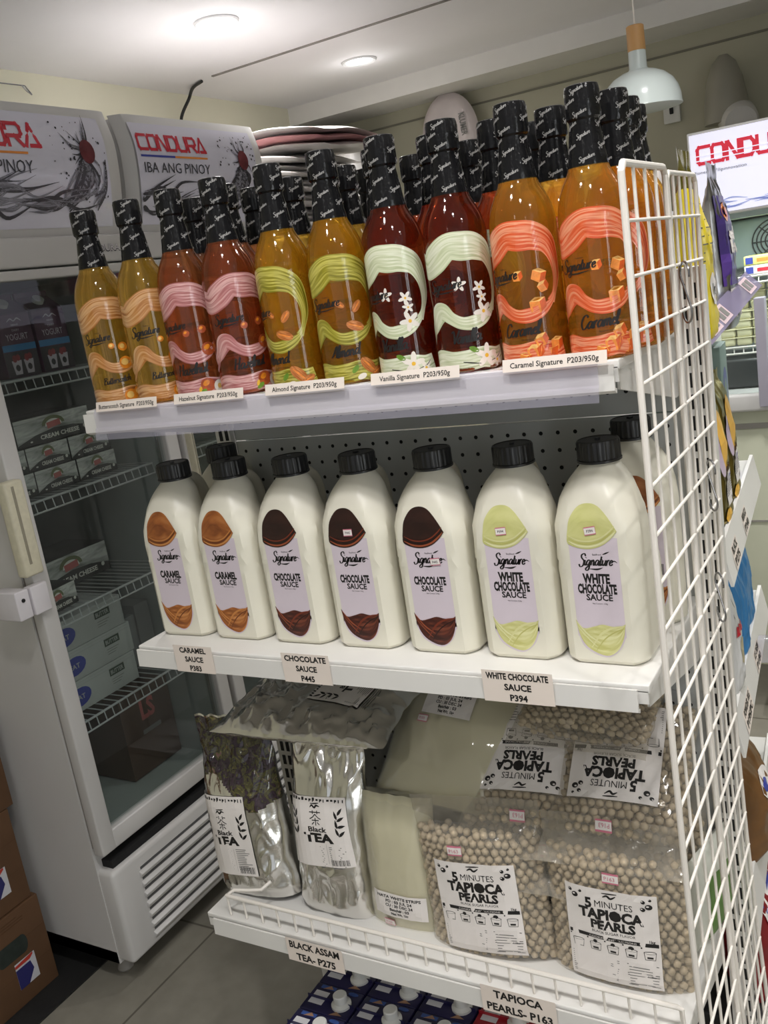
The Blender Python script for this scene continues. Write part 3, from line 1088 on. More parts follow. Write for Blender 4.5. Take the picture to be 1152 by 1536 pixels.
cm.lathe([(.0262, JH-.0075), (.0270, JH-.0070), (.0270, JH-.0045), (.0262, JH-.004)], cap_m, 40)
cm.box(-.003, .003, -.003, .003, JH+.018, JH+.0205, cap_m)
jcap_me = cm.mesh('screw_cap', ang=25)

lilac = mat('lilac_label_paper', S(216, 204, 214), 0.42, var=0.02, scale=8)
SAUCE = {
 'caramel': dict(dome=[S(112, 58, 26), S(158, 92, 44), S(188, 124, 70)], line=[S(206, 140, 78), S(110, 56, 24), S(200, 132, 70)], bowl=[S(108, 54, 22), S(166, 98, 46), S(210, 146, 88)], lines=['CARAMEL', 'SAUCE'], net='Net Content: 2.5kg'),
 'chocolate': dict(dome=[S(36, 20, 18), S(46, 25, 21), S(54, 30, 25)], line=[S(150, 78, 50), S(40, 20, 16), S(116, 50, 32)], bowl=[S(40, 18, 14), S(78, 36, 28), S(128, 68, 48)], lines=['CHOCOLATE', 'SAUCE'], net='Net Content: 2.5kg'),
 'white chocolate': dict(dome=[S(196, 196, 124), S(208, 207, 140), S(216, 214, 152)], line=[S(226, 225, 176), S(190, 188, 112), S(220, 218, 160)], bowl=[S(190, 188, 108), S(212, 210, 146), S(230, 228, 178)], lines=['WHITE', 'CHOCOLATE', 'SAUCE'], net='Net Content: 2.5kg'),
}
def jug_map(u, v, d):
    yf = jug_section(v)[0]
    return (u*.88, yf-d, v)

def jug_label(kind, back=False):
    q = SAUCE[kind]
    dome = streak_mat('dome_'+kind, q['dome'], 0.35, 2.0, 8)
    bowl = streak_mat('bowl_'+kind, q['bowl'], 0.35, 2.4, 16)
    ln = [mat('line_%s_%d' % (kind, i), c, 0.35) for i, c in enumerate(q['line'])]
    a = Art()
    # paper
    n = 12
    left = [(-.0335, .045), (-.0340, .160)]
    a.rect(-.0340, .0340, .038, .163, lilac, 0, 6, 10)
    # dome
    hi = spline([(-.0350, .166), (-.0300, .186), (-.0180, .2005), (-.004, .2045), (.010, .2010), (.024, .187), (.0345, .171)], 4)
    lo = spline([(-.0350, .166), (-.0345, .156), (-.0200, .1505), (-.004, .1495), (.012, .1535), (.025, .1615), (.0345, .171)], 4)
    a.between([tuple(p) for p in lo], [tuple(p) for p in hi], dome, 2, 8)
    for i, dz in enumerate((.0030, .0065, .0095)):
        P = [(p[0]*(1-.012*i), p[1]+dz, .0024-.0003*i) for p in [(-.0335, .156), (-.020, .1505), (-.004, .1495), (.012, .1535), (.025, .1615), (.0325, .168)]]
        P[0] = (*P[0][:2], .0008)
        P[-1] = (*P[-1][:2], .0006)
        a.ribbon(P, ln[i], 3, 6, 1)
    # bowl
    hi = spline([(-.0355, .0590), (-.0260, .0480), (-.0120, .0500), (.002, .0535), (.016, .0515), (.027, .0520), (.0345, .0555)], 4)
    lo = spline([(-.0355, .0590), (-.0300, .0350), (-.0180, .0205), (.004, .0130), (.020, .0200), (.030, .0360), (.0345, .0555)], 4)
    a.rect(-.0340, .0340, .0375, .046, lilac, 0, 6, 1)
    lp = spline([(-.034, .040), (-.025, .022), (.003, .0105), (.024, .022), (.034, .040)], 4)
    a.between([tuple(p) for p in lp], [(p[0], .0405) for p in lp], lilac, 0.5, 3)
    a.between([tuple(p) for p in lo], [tuple(p) for p in hi], bowl, 2, 8)
    for P, w, k in (([(-.0340, .0560), (-.020, .0400), (-.004, .0300)], .0022, 0), ([(-.016, .0230), (-.002, .0400), (.014, .0490), (.033, .0530)], .0028, 2), ([(-.010, .0190), (.004, .0350), (.020, .0450), (.0335, .0500)], .0016, 1), ([(-.0335, .0500), (-.018, .0330), (-.008, .0240)], .0014, 0)):
        a.ribbon([(x, y, w*(.4 if i in (0, len(P)-1) else 1)) for i, (x, y) in enumerate(P)], ln[k], 3, 6, 1)
    if back:
        rnd = random.Random(3)
        for i, v in enumerate((.146, .142, .138, .134, .126, .122, .118, .112, .108, .104, .100)):
            if i in (4, 7): continue
            a.rect(-.026, rnd.uniform(-.006, .004), v, v+.0011, INK, 1)
        a.script('Signature', .0, .155, .004, INK, 1, pen=.3)
        for k in range(14):
            a.rect(.012+k*.0013, .0126+k*.0013+.0004*(k % 3), .070, .085, INK, 1)
        a.rect(-.026, .006, .062, .0628, INK, 1)
    else:
        a.script('Signature', .001, .1290, .0066, INK, 1, pen=.30, seg=4)
        a.ribbon([(-.008, .1245, .0005), (.003, .1240, .0022), (.011, .1262, .0004)], INK, 1)
        a.ribbon([(.0235, .1325, .0004), (.0275, .1345, .0014), (.0315, .1325, .0004)], INK, 1)
        a.text('EasyBrand', .004, .1425, .0022, INK, 1)
        a.ribbon([(.012, .1425, .0005), (.0165, .1440, .0018), (.0215, .1460, .0004)], INK, 1)
        L = q['lines']
        if len(L) == 2:
            a.text(L[0], .000, .1045, .0110, INK, 1, w=.0535 if len(L[0]) > 8 else .047, bold=.05)
            a.text(L[1], .002, .0935, .0080, INK, 1, w=.036, bold=.03)
            a.text(q['net'], .002, .0865, .0019, INK, 1, w=.021)
        else:
            a.text(L[0], .000, .1125, .0118, INK, 1, w=.038, bold=.05)
            a.text(L[1], .000, .0995, .0118, INK, 1, w=.0545, bold=.05)
            a.text(L[2], .002, .0885, .0080, INK, 1, w=.037, bold=.03)
            a.text(q['net'], .002, .0805, .0019, INK, 1, w=.021)
    return a.mesh('jug_label', jug_map, 0.0002, smooth=False)

pink = mat('pink_sticker_border', S(206, 120, 140), 0.5)
def sticker(parent, u, v, text, mapf, w=.016, h=.010, lay=6, ang=0.08):
    a = Art()
    a.rect(u-w/2, u+w/2, v-h/2, v+h/2, pink, lay, 4, 3, ang)
    a.rect(u-w*.48, u+w*.48, v-h*.38, v+h*.38, PAPER, lay+1, 4, 3, ang)
    a.text(text, u, v, h*.34, INK, lay+2, ang=ang)
    o = a.build('price_sticker', mapf, parent, 0.0002)
    o['label'] = 'small white price sticker reading ' + text
    return o

JP = {}
def jug(kind, x, y, label, rz=0.0, back=False):
    grp = 'sauce jugs on the middle shelf'
    k = (kind, back)
    loc = (x, y, 0.9705)
    t = thing('sauce_jug', label, 'jug', loc, rz, grp)
    link('jug_body', jug_me, t)
    link('screw_cap', jcap_me, t).rotation_euler = (0, 0, random.uniform(0, 6))
    if k not in JP:
        JP[k] = jug_label(kind, back)
    t['_l'] = 0
    del t['_l']
    lb = link('jug_label', JP[k], t)
    return t, lb

JY = 0.104
jug('caramel', .056, JY, 'leftmost caramel sauce jug on the middle shelf', .02)
jug('caramel', .168, JY, 'caramel sauce jug beside the chocolate sauce jugs', .0)
jug('chocolate', .282, JY, 'chocolate sauce jug without sticker, next to the caramel jugs', .0)
t, lb = jug('chocolate', .397, JY, 'middle chocolate sauce jug with price sticker on its dark brown dome', .0)
sticker(lb, .002, .171, 'P445', jug_map, ang=.03)
t, lb = jug('chocolate', .514, JY, 'chocolate sauce jug with price sticker covering its brand lettering', .0)
sticker(lb, .014, .131, 'P445', jug_map)
t, lb = jug('white chocolate', .629, JY, 'white chocolate sauce jug beside the chocolate jugs, yellow dome', .0)
sticker(lb, -.006, .172, 'P394', jug_map)
t, lb = jug('white chocolate', .740, JY, 'rightmost white chocolate sauce jug beside the wire grid', -.02)
sticker(lb, -.002, .172, 'P394', jug_map, ang=.14)
jug('caramel', .053, .228, 'caramel sauce jug in the second row, cap and shoulder behind the leftmost jugs', .0)
jug('caramel', .745, .232, 'sauce jug turned with its back label forward, behind the wire grid', .25, True)

# ------------------------------------------------------------------ bags
def bag_fn(w, h, T, tprof, seed, crumple=0.0, cs=9.0, flare=0.0, ripple=0.0, pe=2.6, calm=None):
    """front and back sheet of a filled bag; x in [-w/2,w/2], z in [-h/2,h/2], front faces -y"""
    sd = Vector((seed*3.7, seed*1.3, seed*7.1))
    def half(a, b):
        e = max(0.0, 1-abs(a)**pe)**0.62
        return T*tprof(b)*e
    def crm(a, b, side):
        if not crumple: return 0.0
        m = min(1.0, 5*(1-abs(a)))*min(1.0, 6*min(b, 1-b)+0.15)
        if calm and side < 0:       # film lies flat under a pasted label
            du = max(0, abs(a*w/2-calm[0])-calm[2]/2)
            dv = max(0, abs((b-.5)*h-calm[1])-calm[3]/2)
            m *= min(1.0, 0.12+math.hypot(du, dv)/.03)
        p = Vector((a*w*cs, b*h*cs, side*3.1))+sd
        n1 = 2*(1-abs(noise.noise(p)))**5-1
        n2 = 2*(1-abs(noise.noise(p*2.3+Vector((5, 1, 2)))))**4-1
        n3 = noise.noise(p*0.6)
        return crumple*m*(0.6*n1+0.35*n2+0.7*n3)
    def P(a, b, side):
        k = 1-0.045*math.sin(PI*b)*abs(a)+flare*(b-0.5)
        x = a*w/2*k+ripple*noise.noise(Vector((b*7, a*2, seed)))*abs(a)
        z = (b-0.5)*h+ripple*noise.noise(Vector((a*5, b*2, seed+9)))*(1 if b > .5 else .3)
        y = side*(half(a, b)+crm(a, b, side)) + ripple*1.5*noise.noise(Vector((a*3, b*3, seed+4)))*max(0, b-.6)*2
        return Vector((x, y, z))
    return P

def bag_front(P, w, h):
    """label space (u, v about the bag's centre) onto the front sheet"""
    def f(u, v, d):
        a = max(-1, min(1, u/(w/2)))
        b = max(0, min(1, v/h+0.5))
        p = P(a, b, -1)
        return (u, p.y-d, v)
    return f

def sheet(P, nu, nv, m, mfun=None):
    b = MB()
    for side in (-1, 1):
        vs = [P(-1+2*i/nu, j/nv, side) for j in range(nv+1) for i in range(nu+1)]
        if mfun is None:
            b.add(vs, [(j*(nu+1)+i, j*(nu+1)+i+1, (j+1)*(nu+1)+i+1, (j+1)*(nu+1)+i) for j in range(nv) for i in range(nu)], m)
        else:
            base = len(b.v)
            b.v += [tuple(v) for v in vs]
            for j in range(nv):
                for i in range(nu):
                    b.f.append(tuple(base+q for q in (j*(nu+1)+i, j*(nu+1)+i+1, (j+1)*(nu+1)+i+1, (j+1)*(nu+1)+i)))
                    b.m.append(b.mi(mfun(-1+2*(i+.5)/nu, (j+.5)/nv)))
    return b

def stand(b):      # thickness of a pouch that stands on its gusset
    if b < .06: return .75+.25*b/.06
    if b < .45: return 1.0
    if b < .92: return max(0.0, math.cos((b-.45)/.47*PI/2))**0.8
    return 0.0
def pillow(b):
    return max(0.0, 1-abs(2*b-1)**3)**0.6
def filled(b):     # loose fill: fat below, empty flat film on top
    if b < .04: return .25+.6*b/.04
    if b < .10: return .85+.15*(b-.04)/.06
    if b < .72: return 1.0
    if b < .90: return max(0.02, math.cos((b-.72)/.18*PI/2))
    return 0.02

def place(o, x, y, z, tilt, roll=0.0, yaw=0.0):
    o.rotation_mode = 'YXZ'
    o.location = (x, y, z)
    o.rotation_euler = (-tilt, roll, yaw)

# ---- black tea pouches
def foil_mat(name, col, rough=0.16):
    m = mat(name, col, rough, 1.0, var=0.10, scale=7, bump=0.35, bscale=26)
    return m
foil = foil_mat('silver_foil', S(236, 234, 230), .2)
foil_w = foil_mat('warm_silver_foil', S(190, 180, 162))
def reflection_patch():  # foil with dark green and purple reflections painted in
    m = mat('foil_reflection_patch', S(60, 50, 46), 0.12, var=0.1, bump=0.35, bscale=32, Coat_Weight=0.6)
    nt = m.node_tree
    b = nt.nodes['Principled BSDF']
    tc = nt.nodes.new('ShaderNodeTexCoord')
    vo = nt.nodes.new('ShaderNodeTexNoise')
    vo.inputs['Scale'].default_value = 60
    vo.inputs['Detail'].default_value = 3
    vo.inputs['Distortion'].default_value = 1.2
    nt.links.new(tc.outputs['Object'], vo.inputs['Vector'])
    rp = nt.nodes.new('ShaderNodeValToRGB')
    e = rp.color_ramp.elements
    e[0].position, e[0].color = 0.30, (*S(28, 20, 26), 1)
    e[1].position, e[1].color = 0.74, (*S(150, 146, 84), 1)
    for p, c in ((.42, S(66, 50, 62)), (.49, S(44, 34, 42)), (.55, S(92, 90, 50)), (.61, S(70, 62, 56)), (.66, S(122, 120, 62)), (.70, S(130, 80, 98))):
        q = e.new(p)
        q.color = (*c, 1)
    nt.links.new(vo.outputs['Fac'], rp.inputs['Fac'])
    nt.links.new(rp.outputs['Color'], b.inputs['Base Color'])
    return m
reflm = reflection_patch()

def tea_label(w=.120, h=.142):
    a = Art()
    a.rect(-w/2, w/2, -h/2, h/2, PAPER, 0, 12, 14)
    k = w/.12
    rnd = random.Random(5)
    for i in range(16):      # the stamped strip along the top edge
        u = -w*.45+i*w*.9/15
        a.rect(u, u+.0045*k, h*.445, h*.445+rnd.choice((.003, .005, .0045)), INK, 1) if rnd.random() < .8 else None
        a.rect(u, u+.002, h*.43, h*.47, INK, 1) if rnd.random() < .5 else None
    # little emblem and the tea character
    a.ribbon([(-.009, .041, .001), (-.005, .0445, .003), (.0, .041, .003), (.004, .0445, .003), (.010, .043, .001)], INK, 1)
    a.ribbon([(-.008, .047, .001), (.002, .0475, .0022), (.009, .0485, .001)], INK, 1)
    def st(p): a.ribbon([(x*k, y, .0016) for x, y in p], INK, 1, 3)
    for p in ([(-.011, .0335), (.011, .0335)], [(-.0045, .0365), (-.0045, .0305)], [(.0045, .0365), (.0045, .0305)],
              [(.0, .0305), (-.005, .0255), (-.011, .0225)], [(.0, .0305), (.005, .0255), (.011, .0225)],
              [(-.007, .0205), (.007, .0205)], [(.0, .0245), (.0, .0120)], [(-.003, .0175), (-.0075, .0135)], [(.003, .0175), (.0075, .0135)]):
        st(p)
    a.text('Black', .002, .0060, .0085, INK, 1, w=.037*k, bold=.03)
    a.text('TEA', .002, -.0080, .0150, INK, 1, w=.058*k, bold=.05)
    leaf = [(-.0075, .0), (-.003, .0025), (.002, .0022), (.0078, .0), (.002, -.0020), (-.003, -.0022)]
    for s in (-1, 1):
        for i, (v, t) in enumerate(((.036, .9), (.024, .5), (.012, .2), (.000, .7), (.030, 1.9), (.016, 1.7), (.003, 1.9))):
            u = s*(w*.40-(.008 if i > 3 else 0))
            c, q = math.cos(t), math.sin(t)*s
            a.poly([(u+x*c*s-y*q, v+x*q*s+y*c) for x, y in leaf], INK, 1)
    for i in range(12):
        v = -.024-i*.0033
        a.rect(-w*.45, w*(.02+.06*rnd.random()), v, v+.0011, GREYINK, 1)
        a.rect(w*.16, w*(.30+.14*rnd.random()), v, v+.0011, GREYINK, 1)
    a.rect(w*.12, w*.123, -h*.45, -h*.16, GREYINK, 1)
    for i in range(16):
        a.rect(w*.16+i*.0021, w*.16+i*.0021+(.0006, .0012, .0009)[i % 3], -h*.47, -h*.385, INK, 1)
    return a

def tea_pouch(label, w, h, T, seed, pos, tilt, roll, yaw, lu, lv, lw, lh, lang, window=True, fm=foil, tp=stand, cr=.0065):
    t = thing('tea_pouch', label, 'tea pouch', group='black tea pouches on the bottom shelf')
    P = bag_fn(w, h, T, tp, seed, cr, 13.0, 0.0, .005, 4.0, (lu, lv, lw, lh))
    def mf(a, b):
        e = .60+.05*math.sin(a*4+seed)-.10*a
        return reflm if (window and b > e and b < .985) else fm  # window marks the painted reflection area above the label
    sheet(P, 64, 84, fm, mf).build('pouch_body', t, ang=0)
    f = bag_front(P, w, h)
    ca, sa = math.cos(lang), math.sin(lang)
    tea_label(lw, lh).build('paper_label', lambda u, v, d: f(lu+u*ca-v*sa, lv+u*sa+v*ca, d+.0012), t, .0003)
    place(t, *pos, tilt, roll, yaw)
    return t

tea_pouch('upright black tea pouch at the left end, dark reflections painted above its label', .165, .315, .042, 3, (.045, .125, .628), .10, -.085, .0, -.026, -.045, .112, .142, .03)
tea_pouch('upright silver black tea pouch between the mottled pouch and the milky jelly bag', .145, .305, .040, 8, (.222, .128, .620), .10, .02, .0, -.006, -.004, .118, .116, .10, window=False)
tea_pouch('large silver tea pouch lying flat on top of the upright tea pouches', .325, .20, .028, 12, (.205, .175, .805), 1.44, .0, .05, .05, .02, .105, .10, 1.45, window=False, tp=pillow, cr=.0085)

# ---- nata (coconut jelly) bags
jelly = mat('cloudy_jelly', S(206, 200, 172), 0.16, var=0.04, scale=16, bump=0.10, bscale=22, Coat_Weight=0.7, Subsurface_Weight=0.25, Subsurface_Radius=(.02, .02, .015), Subsurface_Scale=.4)
film = clear('milky_clear_film', (.98, .98, .97), 0.10, S(222, 218, 204), 1.45, 0.08, bump=0.35)

def nata(label, w, h, T, seed, pos, tilt, roll, yaw, lu, lv, lang, su, sv):
    t = thing('nata_bag', label, 'jelly bag', group='coconut jelly bags on the bottom shelf')
    P = bag_fn(w, h, T, lambda b: pillow(.06+b*.88) if b < .9 else max(.02, 1-(b-.9)*9)*pillow(.06+.9*.88), seed, .0015, 9, 0, .003)
    Q = bag_fn(w*.985, h*.97, T*.94, lambda b: pillow(.05+b*.93), seed, .001, 9, 0, .002)
    sheet(Q, 34, 44, jelly).build('jelly_filling', t, ang=0)
    sheet(P, 40, 52, film).build('clear_film', t, ang=0)
    f = bag_front(P, w, h)
    a = Art()
    lw, lh = .092, .042
    a.rect(-lw/2, lw/2, -lh/2, lh/2, PAPER, 0, 10, 5)
    for i, (s, ww) in enumerate((('NATA WHITE STRIPS', .076), ('PD : 03 JUL 24', .046), ('CU : 30 DEC 24', .048), ('Batch# : 03', .034), ('Net Wt. 1kg', .030))):
        a.text(s, 0, .0145-i*.0072, .0050, INK, 1, w=ww, bold=.03)
    ca, sa = math.cos(lang), math.sin(lang)
    L = a.build('paper_label', lambda u, v, d: f(lu+u*ca-v*sa, lv+u*sa+v*ca, d+.001), t, .0003)
    b = Art()
    b.rect(-.010, .010, -.006, .006, pink, 0, 3, 2)
    b.rect(-.0095, .0095, -.0045, .0045, PAPER, 1, 3, 2)
    b.text('P103', -.001, 0, .0042, pink, 2)
    b.build('price_sticker', lambda u, v, d: f(su+u*ca-v*sa, sv+u*sa+v*ca, d+.001), t, .0003)
    place(t, *pos, tilt, roll, yaw)
    return t
nata('milky coconut jelly bag standing at the front beside the silver tea pouch', .135, .235, .034, 2, (.348, .122, .573), .10, -.01, .0, .004, -.062, -.04, -.020, -.096)
nata('milky coconut jelly bag lying tilted on top, right of the large silver pouch', .230, .195, .030, 5, (.415, .205, .740), .72, .0, -.12, .0, .060, -.02, -.040, .030)
nata('coconut jelly bag wedged behind the front jelly bag, mostly hidden', .150, .20, .028, 9, (.375, .225, .580), .06, .0, .0, .0, .0, .0, .03, -.07)

# ---- tapioca pearl bags
def pearl_mat():
    m = mat('tapioca_pearl', S(194, 177, 150), 0.55, var=0.22, scale=45, bump=0.25, bscale=260)
    return m
pearl = pearl_mat()
TW, TH, TT = .208, .245, .034
TP = bag_fn(TW, TH, TT, filled, 4, .0016, 9, 0, .004)
def pearls_mesh():
    rnd = random.Random(11)
    bm = bmesh.new()
    bmesh.ops.create_icosphere(bm, subdivisions=1, radius=1)
    bm.verts.index_update()
    iv = [v.co.copy() for v in bm.verts]
    inf = [tuple(v.index for v in f.verts) for f in bm.faces]
    bm.free()
    b = MB()
    for side in (-1, 1):
        for layer in range(2 if side < 0 else 1):
            st = .0126
            rows = int(TH*.84/(st*.87))
            for j in range(rows):
                bb = .035+j*st*.87/TH
                if bb > .845: break
                cols = int(TW/st)
                for i in range(cols):
                    x = -TW/2+(i+.5+.5*((j+layer) % 2))*st+rnd.uniform(-.0016, .0016)
                    a = x/(TW/2*.955)
                    if abs(a) > .955: continue
                    if bb > .76 and rnd.random() < (bb-.76)*9: continue
                    r = rnd.uniform(.0059, .0071)
                    y = side*(max(TP(a, bb, side).y*side, 0)-r*1.02-layer*.0095)+rnd.uniform(-.0008, .0008)
                    if side*y < -.002: y = 0.0
                    z = (bb-.5)*TH+rnd.uniform(-.0015, .0015)
                    c = Vector((x, y, z))
                    b.add([c+v*r for v in iv], inf, pearl)
    return b.mesh('pearls', ang=0, fixn=False)
pearls_me = pearls_mesh()
film2 = clear('milky_bag_film', (.97, .96, .94), 0.20, S(206, 200, 188), 1.42, 0.10, bump=0.4)
tapfilm_me = sheet(TP, 44, 56, film2).mesh('clear_film', ang=0)

def tapioca_label():
    w, h = .128, .142
    a = Art()
    a.rect(-w/2, w/2, -h/2, h/2, PAPER, 0, 12, 14)
    a.ribbon([(-.009, .060, .0012), (-.003, .0625, .003), (.002, .059, .003), (.009, .063, .0012)], INK, 1)
    a.ribbon([(-.010, .0655, .001), (.001, .066, .0022), (.011, .0665, .001)], INK, 1)
    a.text('5', -.030, .0490, .0150, INK, 1, w=.0095, bold=.04)
    a.text('MINUTES', .005, .0490, .0100, INK, 1, w=.052, bold=.0)
    a.text('TAPIOCA', .0, .0335, .0150, INK, 1, w=.090, bold=.05)
    a.text('PEARLS', .002, .0175, .0130, INK, 1, w=.062, bold=.05)
    a.ell(.0065, .0335, .0072, .0078, INK, 2)
    for u, v, r in ((-.056, .062, .003), (-.049, .056, .0045), (-.041, .063, .0025), (.046, .062, .003), (.053, .055, .0048), (.045, .051, .0036), (.055, .065, .0022)):
        a.ell(u, v, r, r*.85, INK, 1)
        a.ell(u-.0012, v+.001, r*.4, r*.25, PAPER, 2)
    a.text('BLACK SUGAR FLAVOR', .002, .0065, .0040, INK, 1, w=.060)
    a.text('1kg', .054, .0030, .0045, INK, 1, bold=.02)
    a.rect(-w*.485, w*.485, -.0050, .0003, INK, 1, 8, 1)
    a.text('COOKING INSTRUCTIONS', .0, -.0024, .0028, PAPER, 2, w=.066)
    rnd = random.Random(2)
    for i in range(5):
        u = -.050+i*.025
        v = -.018
        a.ribbon([(u-.008, v+.005, .0009), (u-.0065, v-.0055, .0009), (u+.0065, v-.0055, .0009), (u+.008, v+.005, .0009), (u-.008, v+.005, .0009)], INK, 1, 1)
        a.ell(u, v+.005, .0085, .0020, INK, 1)
        a.ell(u, v+.005, .0075, .0014, PAPER, 2)
        if i in (1, 2, 3): a.ell(u, v+.008, .003+.001*(i == 3), .0028, INK, 2)
        if i > 0: a.rect(u-.004, u+.004, v-.0035, v-.001, INK, 2)
        a.ell(u-.011, v+.011, .0012, .0012, INK, 1)
    for i in range(11):
        v = -.034-i*.0031
        a.rect(-w*.47, w*(-.02+.08*rnd.random()), v, v+.0010, GREYINK, 1)
    for i in range(7):
        v = -.038-i*.0044
        a.rect(w*.16, w*(.36+.1*rnd.random()), v, v+.0011, GREYINK, 1)
    for v in (-.034, -.0475, -.0505, -.066):
        a.rect(w*.14, w*.47, v, v+.0009, INK, 1)
    a.text('110', w*.38, -.0490, .0036, INK, 1)
    return a
_tf = bag_front(TP, TW, TH)
taplab_me = tapioca_label().mesh('paper_label', lambda u, v, d: _tf(u, v-.036, d+.0015), .0003)

def tapioca(label, pos, tilt, roll, yaw, su=.02, sv=.068, sticky=True):
    t = thing('tapioca_bag', label, 'bag of tapioca pearls', group='bags of tapioca pearls on the bottom shelf')
    tag(link('tapioca_pearls', pearls_me, t), kind='stuff')
    link('clear_film', tapfilm_me, t)
    link('paper_label', taplab_me, t)
    if sticky:
        b = Art()
        b.rect(-.0115, .0115, -.0075, .0075, pink, 0, 3, 2)
        b.rect(-.0112, .0112, -.0052, .0052, PAPER, 1, 3, 2)
        b.text('P163', -.001, 0, .0058, pink, 2)
        b.build('price_sticker', lambda u, v, d: _tf(su+u, sv+v, d+.0015), t, .0003)
    place(t, *pos, tilt, roll, yaw)
    return t
tapioca('upright tapioca pearl bag at the front beside the milky jelly bag', (.496, .112, .585), .10, -.075, .04, -.024, .053)
tapioca('upright tapioca pearl bag at the front, closest to the wire grid', (.698, .116, .582), .08, -.01, .0, .004, .053)
tapioca('tapioca pearl bag standing in the back row right beside the wire grid', (.700, .225, .590), .06, .02, -.06, sticky=False)
tapioca('tapioca pearl bag standing in the back row behind the left front bag', (.515, .225, .585), .06, .02, .0, sticky=False)
tapioca('tapioca pearl bag lying under the two upside-down bags, only its front edge showing', (.615, .200, .640), 1.10, PI, .03, .03, .07)
tapioca('upside-down tapioca pearl bag lying on the left, next to the tilted jelly bag', (.555, .192, .712), .86, PI-.05, .02, .0, .070)
tapioca('upside-down tapioca pearl bag lying on the right, next to the wire grid', (.694, .188, .722), .84, PI-.02, .0, .006, .070)
tapioca('tapioca pearl bag lying topmost on the pile, close under the middle shelf', (.650, .222, .822), 1.20, PI, -.05, .03, .07, sticky=False).scale = (1, .9, .68)
# green and white pack at the foot of the grid
gp = thing('snack_pack', 'green and white pack behind the wire grid at the shelf end', 'pack', (.800, .235, .470))
gw = mat('pack_white_green', S(222, 224, 214), 0.35, var=0.05)
gg = mat('pack_green', S(96, 138, 62), 0.35, var=0.2, scale=9)
P = bag_fn(.13, .15, .018, pillow, 21, .002, 9, 0, .002)
b = sheet(P, 24, 30, gw, lambda a, b_: gg if (b_ < .75 and b_ > .08 and abs(a) < .62) else gw)
o = b.build('pack_body', gp, (0, 0, .075), (0, 0, PI/2-.25), ang=0)

# ------------------------------------------------------------------ cartons of milk on the floor under the shelf
navy = mat('navy_carton', S(36, 34, 72), 0.3, var=0.25, scale=26)
redc = mat('red_carton', S(160, 34, 44), 0.3, var=0.1, scale=20)
flap = mat('white_carton_seal', S(222, 222, 226), 0.35, var=0.05)
capw = mat('white_screw_cap', S(224, 224, 220), 0.35, var=0.03)
tan = mat('tan_carton_print', S(170, 132, 104), 0.4, var=0.2, scale=60)
blu = mat('blue_carton_print', S(60, 90, 160), 0.4, var=0.2, scale=60)
def carton_proto(m, name, label, loc):
    t = thing(name, label, 'carton', loc, group='milk cartons under the shelf')
    H = .185
    b = MB()
    b.box(-.048, .048, -.0315, .0315, 0, H, m, r=.002)
    b.box(-.047, .047, -.004, -.003, H, H+.006, m)
    b.build('carton_body', t)
    a = Art()
    a.rect(-.040, -.012, -.016, .014, flap, 0)
    a.build('seal_tab', lambda u, v, d: (u, v, H+d), t, .0004)
    a = Art()
    a.rect(-.036, -.006, .020, .028, blu, 0)
    a.poly([(-.030, .019), (-.010, .022), (-.018, .029)], tan, 1)
    a.poly([(.012, -.030), (.036, -.026), (.022, -.020)], tan, 1)
    a.ell(.030, .024, .010, .004, blu, 1)
    a.build('top_print', lambda u, v, d: (u, v, H+d), t, .0004)
    MB().lathe([(.0175, H), (.0175, H+.004), (.0145, H+.006), (.0120, H+.008), (.0120, H+.021), (.0105, H+.0225), (.001, H+.0225)], capw, 28, Matrix.Translation((.022, -.003, 0))).build('screw_cap', t)
    return t
c0 = None
seq = [(0.175, 0.155), (0.275, 0.155), (0.375, 0.155), (0.175, 0.091), (0.275, 0.091), (0.375, 0.091), (0.175, 0.027), (0.275, 0.027), (0.375, 0.027)]
names = ['back row, far left', 'back row, second from left', 'back row, third from left', 'middle row, far left', 'middle row, second from left', 'middle row, beside the red carton', 'front row, far left', 'front row, second from left', 'front row, beside the front red carton']
for (x, y), nm in zip(seq, names):
    lab = 'navy milk carton under the shelf, '+nm
    if c0 is None:
        c0 = carton_proto(navy, 'milk_carton', lab, (x, y, 0.095))
    else:
        dup(c0, (x, y, 0.095), (0, 0, 0), lab)
r0 = carton_proto(redc, 'milk_carton', 'red milk carton with white cap beside the navy cartons, middle row', (0.475, 0.091, 0.095))
dup(r0, (0.475, 0.155, 0.095), (0, 0, 0), 'red milk carton beside the navy cartons, back row')
dup(r0, (0.475, 0.027, 0.095), (0, 0, 0), 'red milk carton beside the navy cartons, front row')
crate = MB()
crate.box(.12, .53, -.01, .195, 0, .012, mat('brown_tray_card', S(140, 104, 66), .8, var=.1))
crate.box(.12, .53, -.01, .195, .082, .094, mat('brown_tray_card', S(140, 104, 66), .8))
for x in (.12, .522):
    crate.box(x, x+.008, -.01, .195, 0, .094, mat('brown_tray_card', S(140, 104, 66), .8))
tag(crate.build('card_tray', smooth=False), 'low brown cardboard tray under the milk cartons on the floor', 'tray')

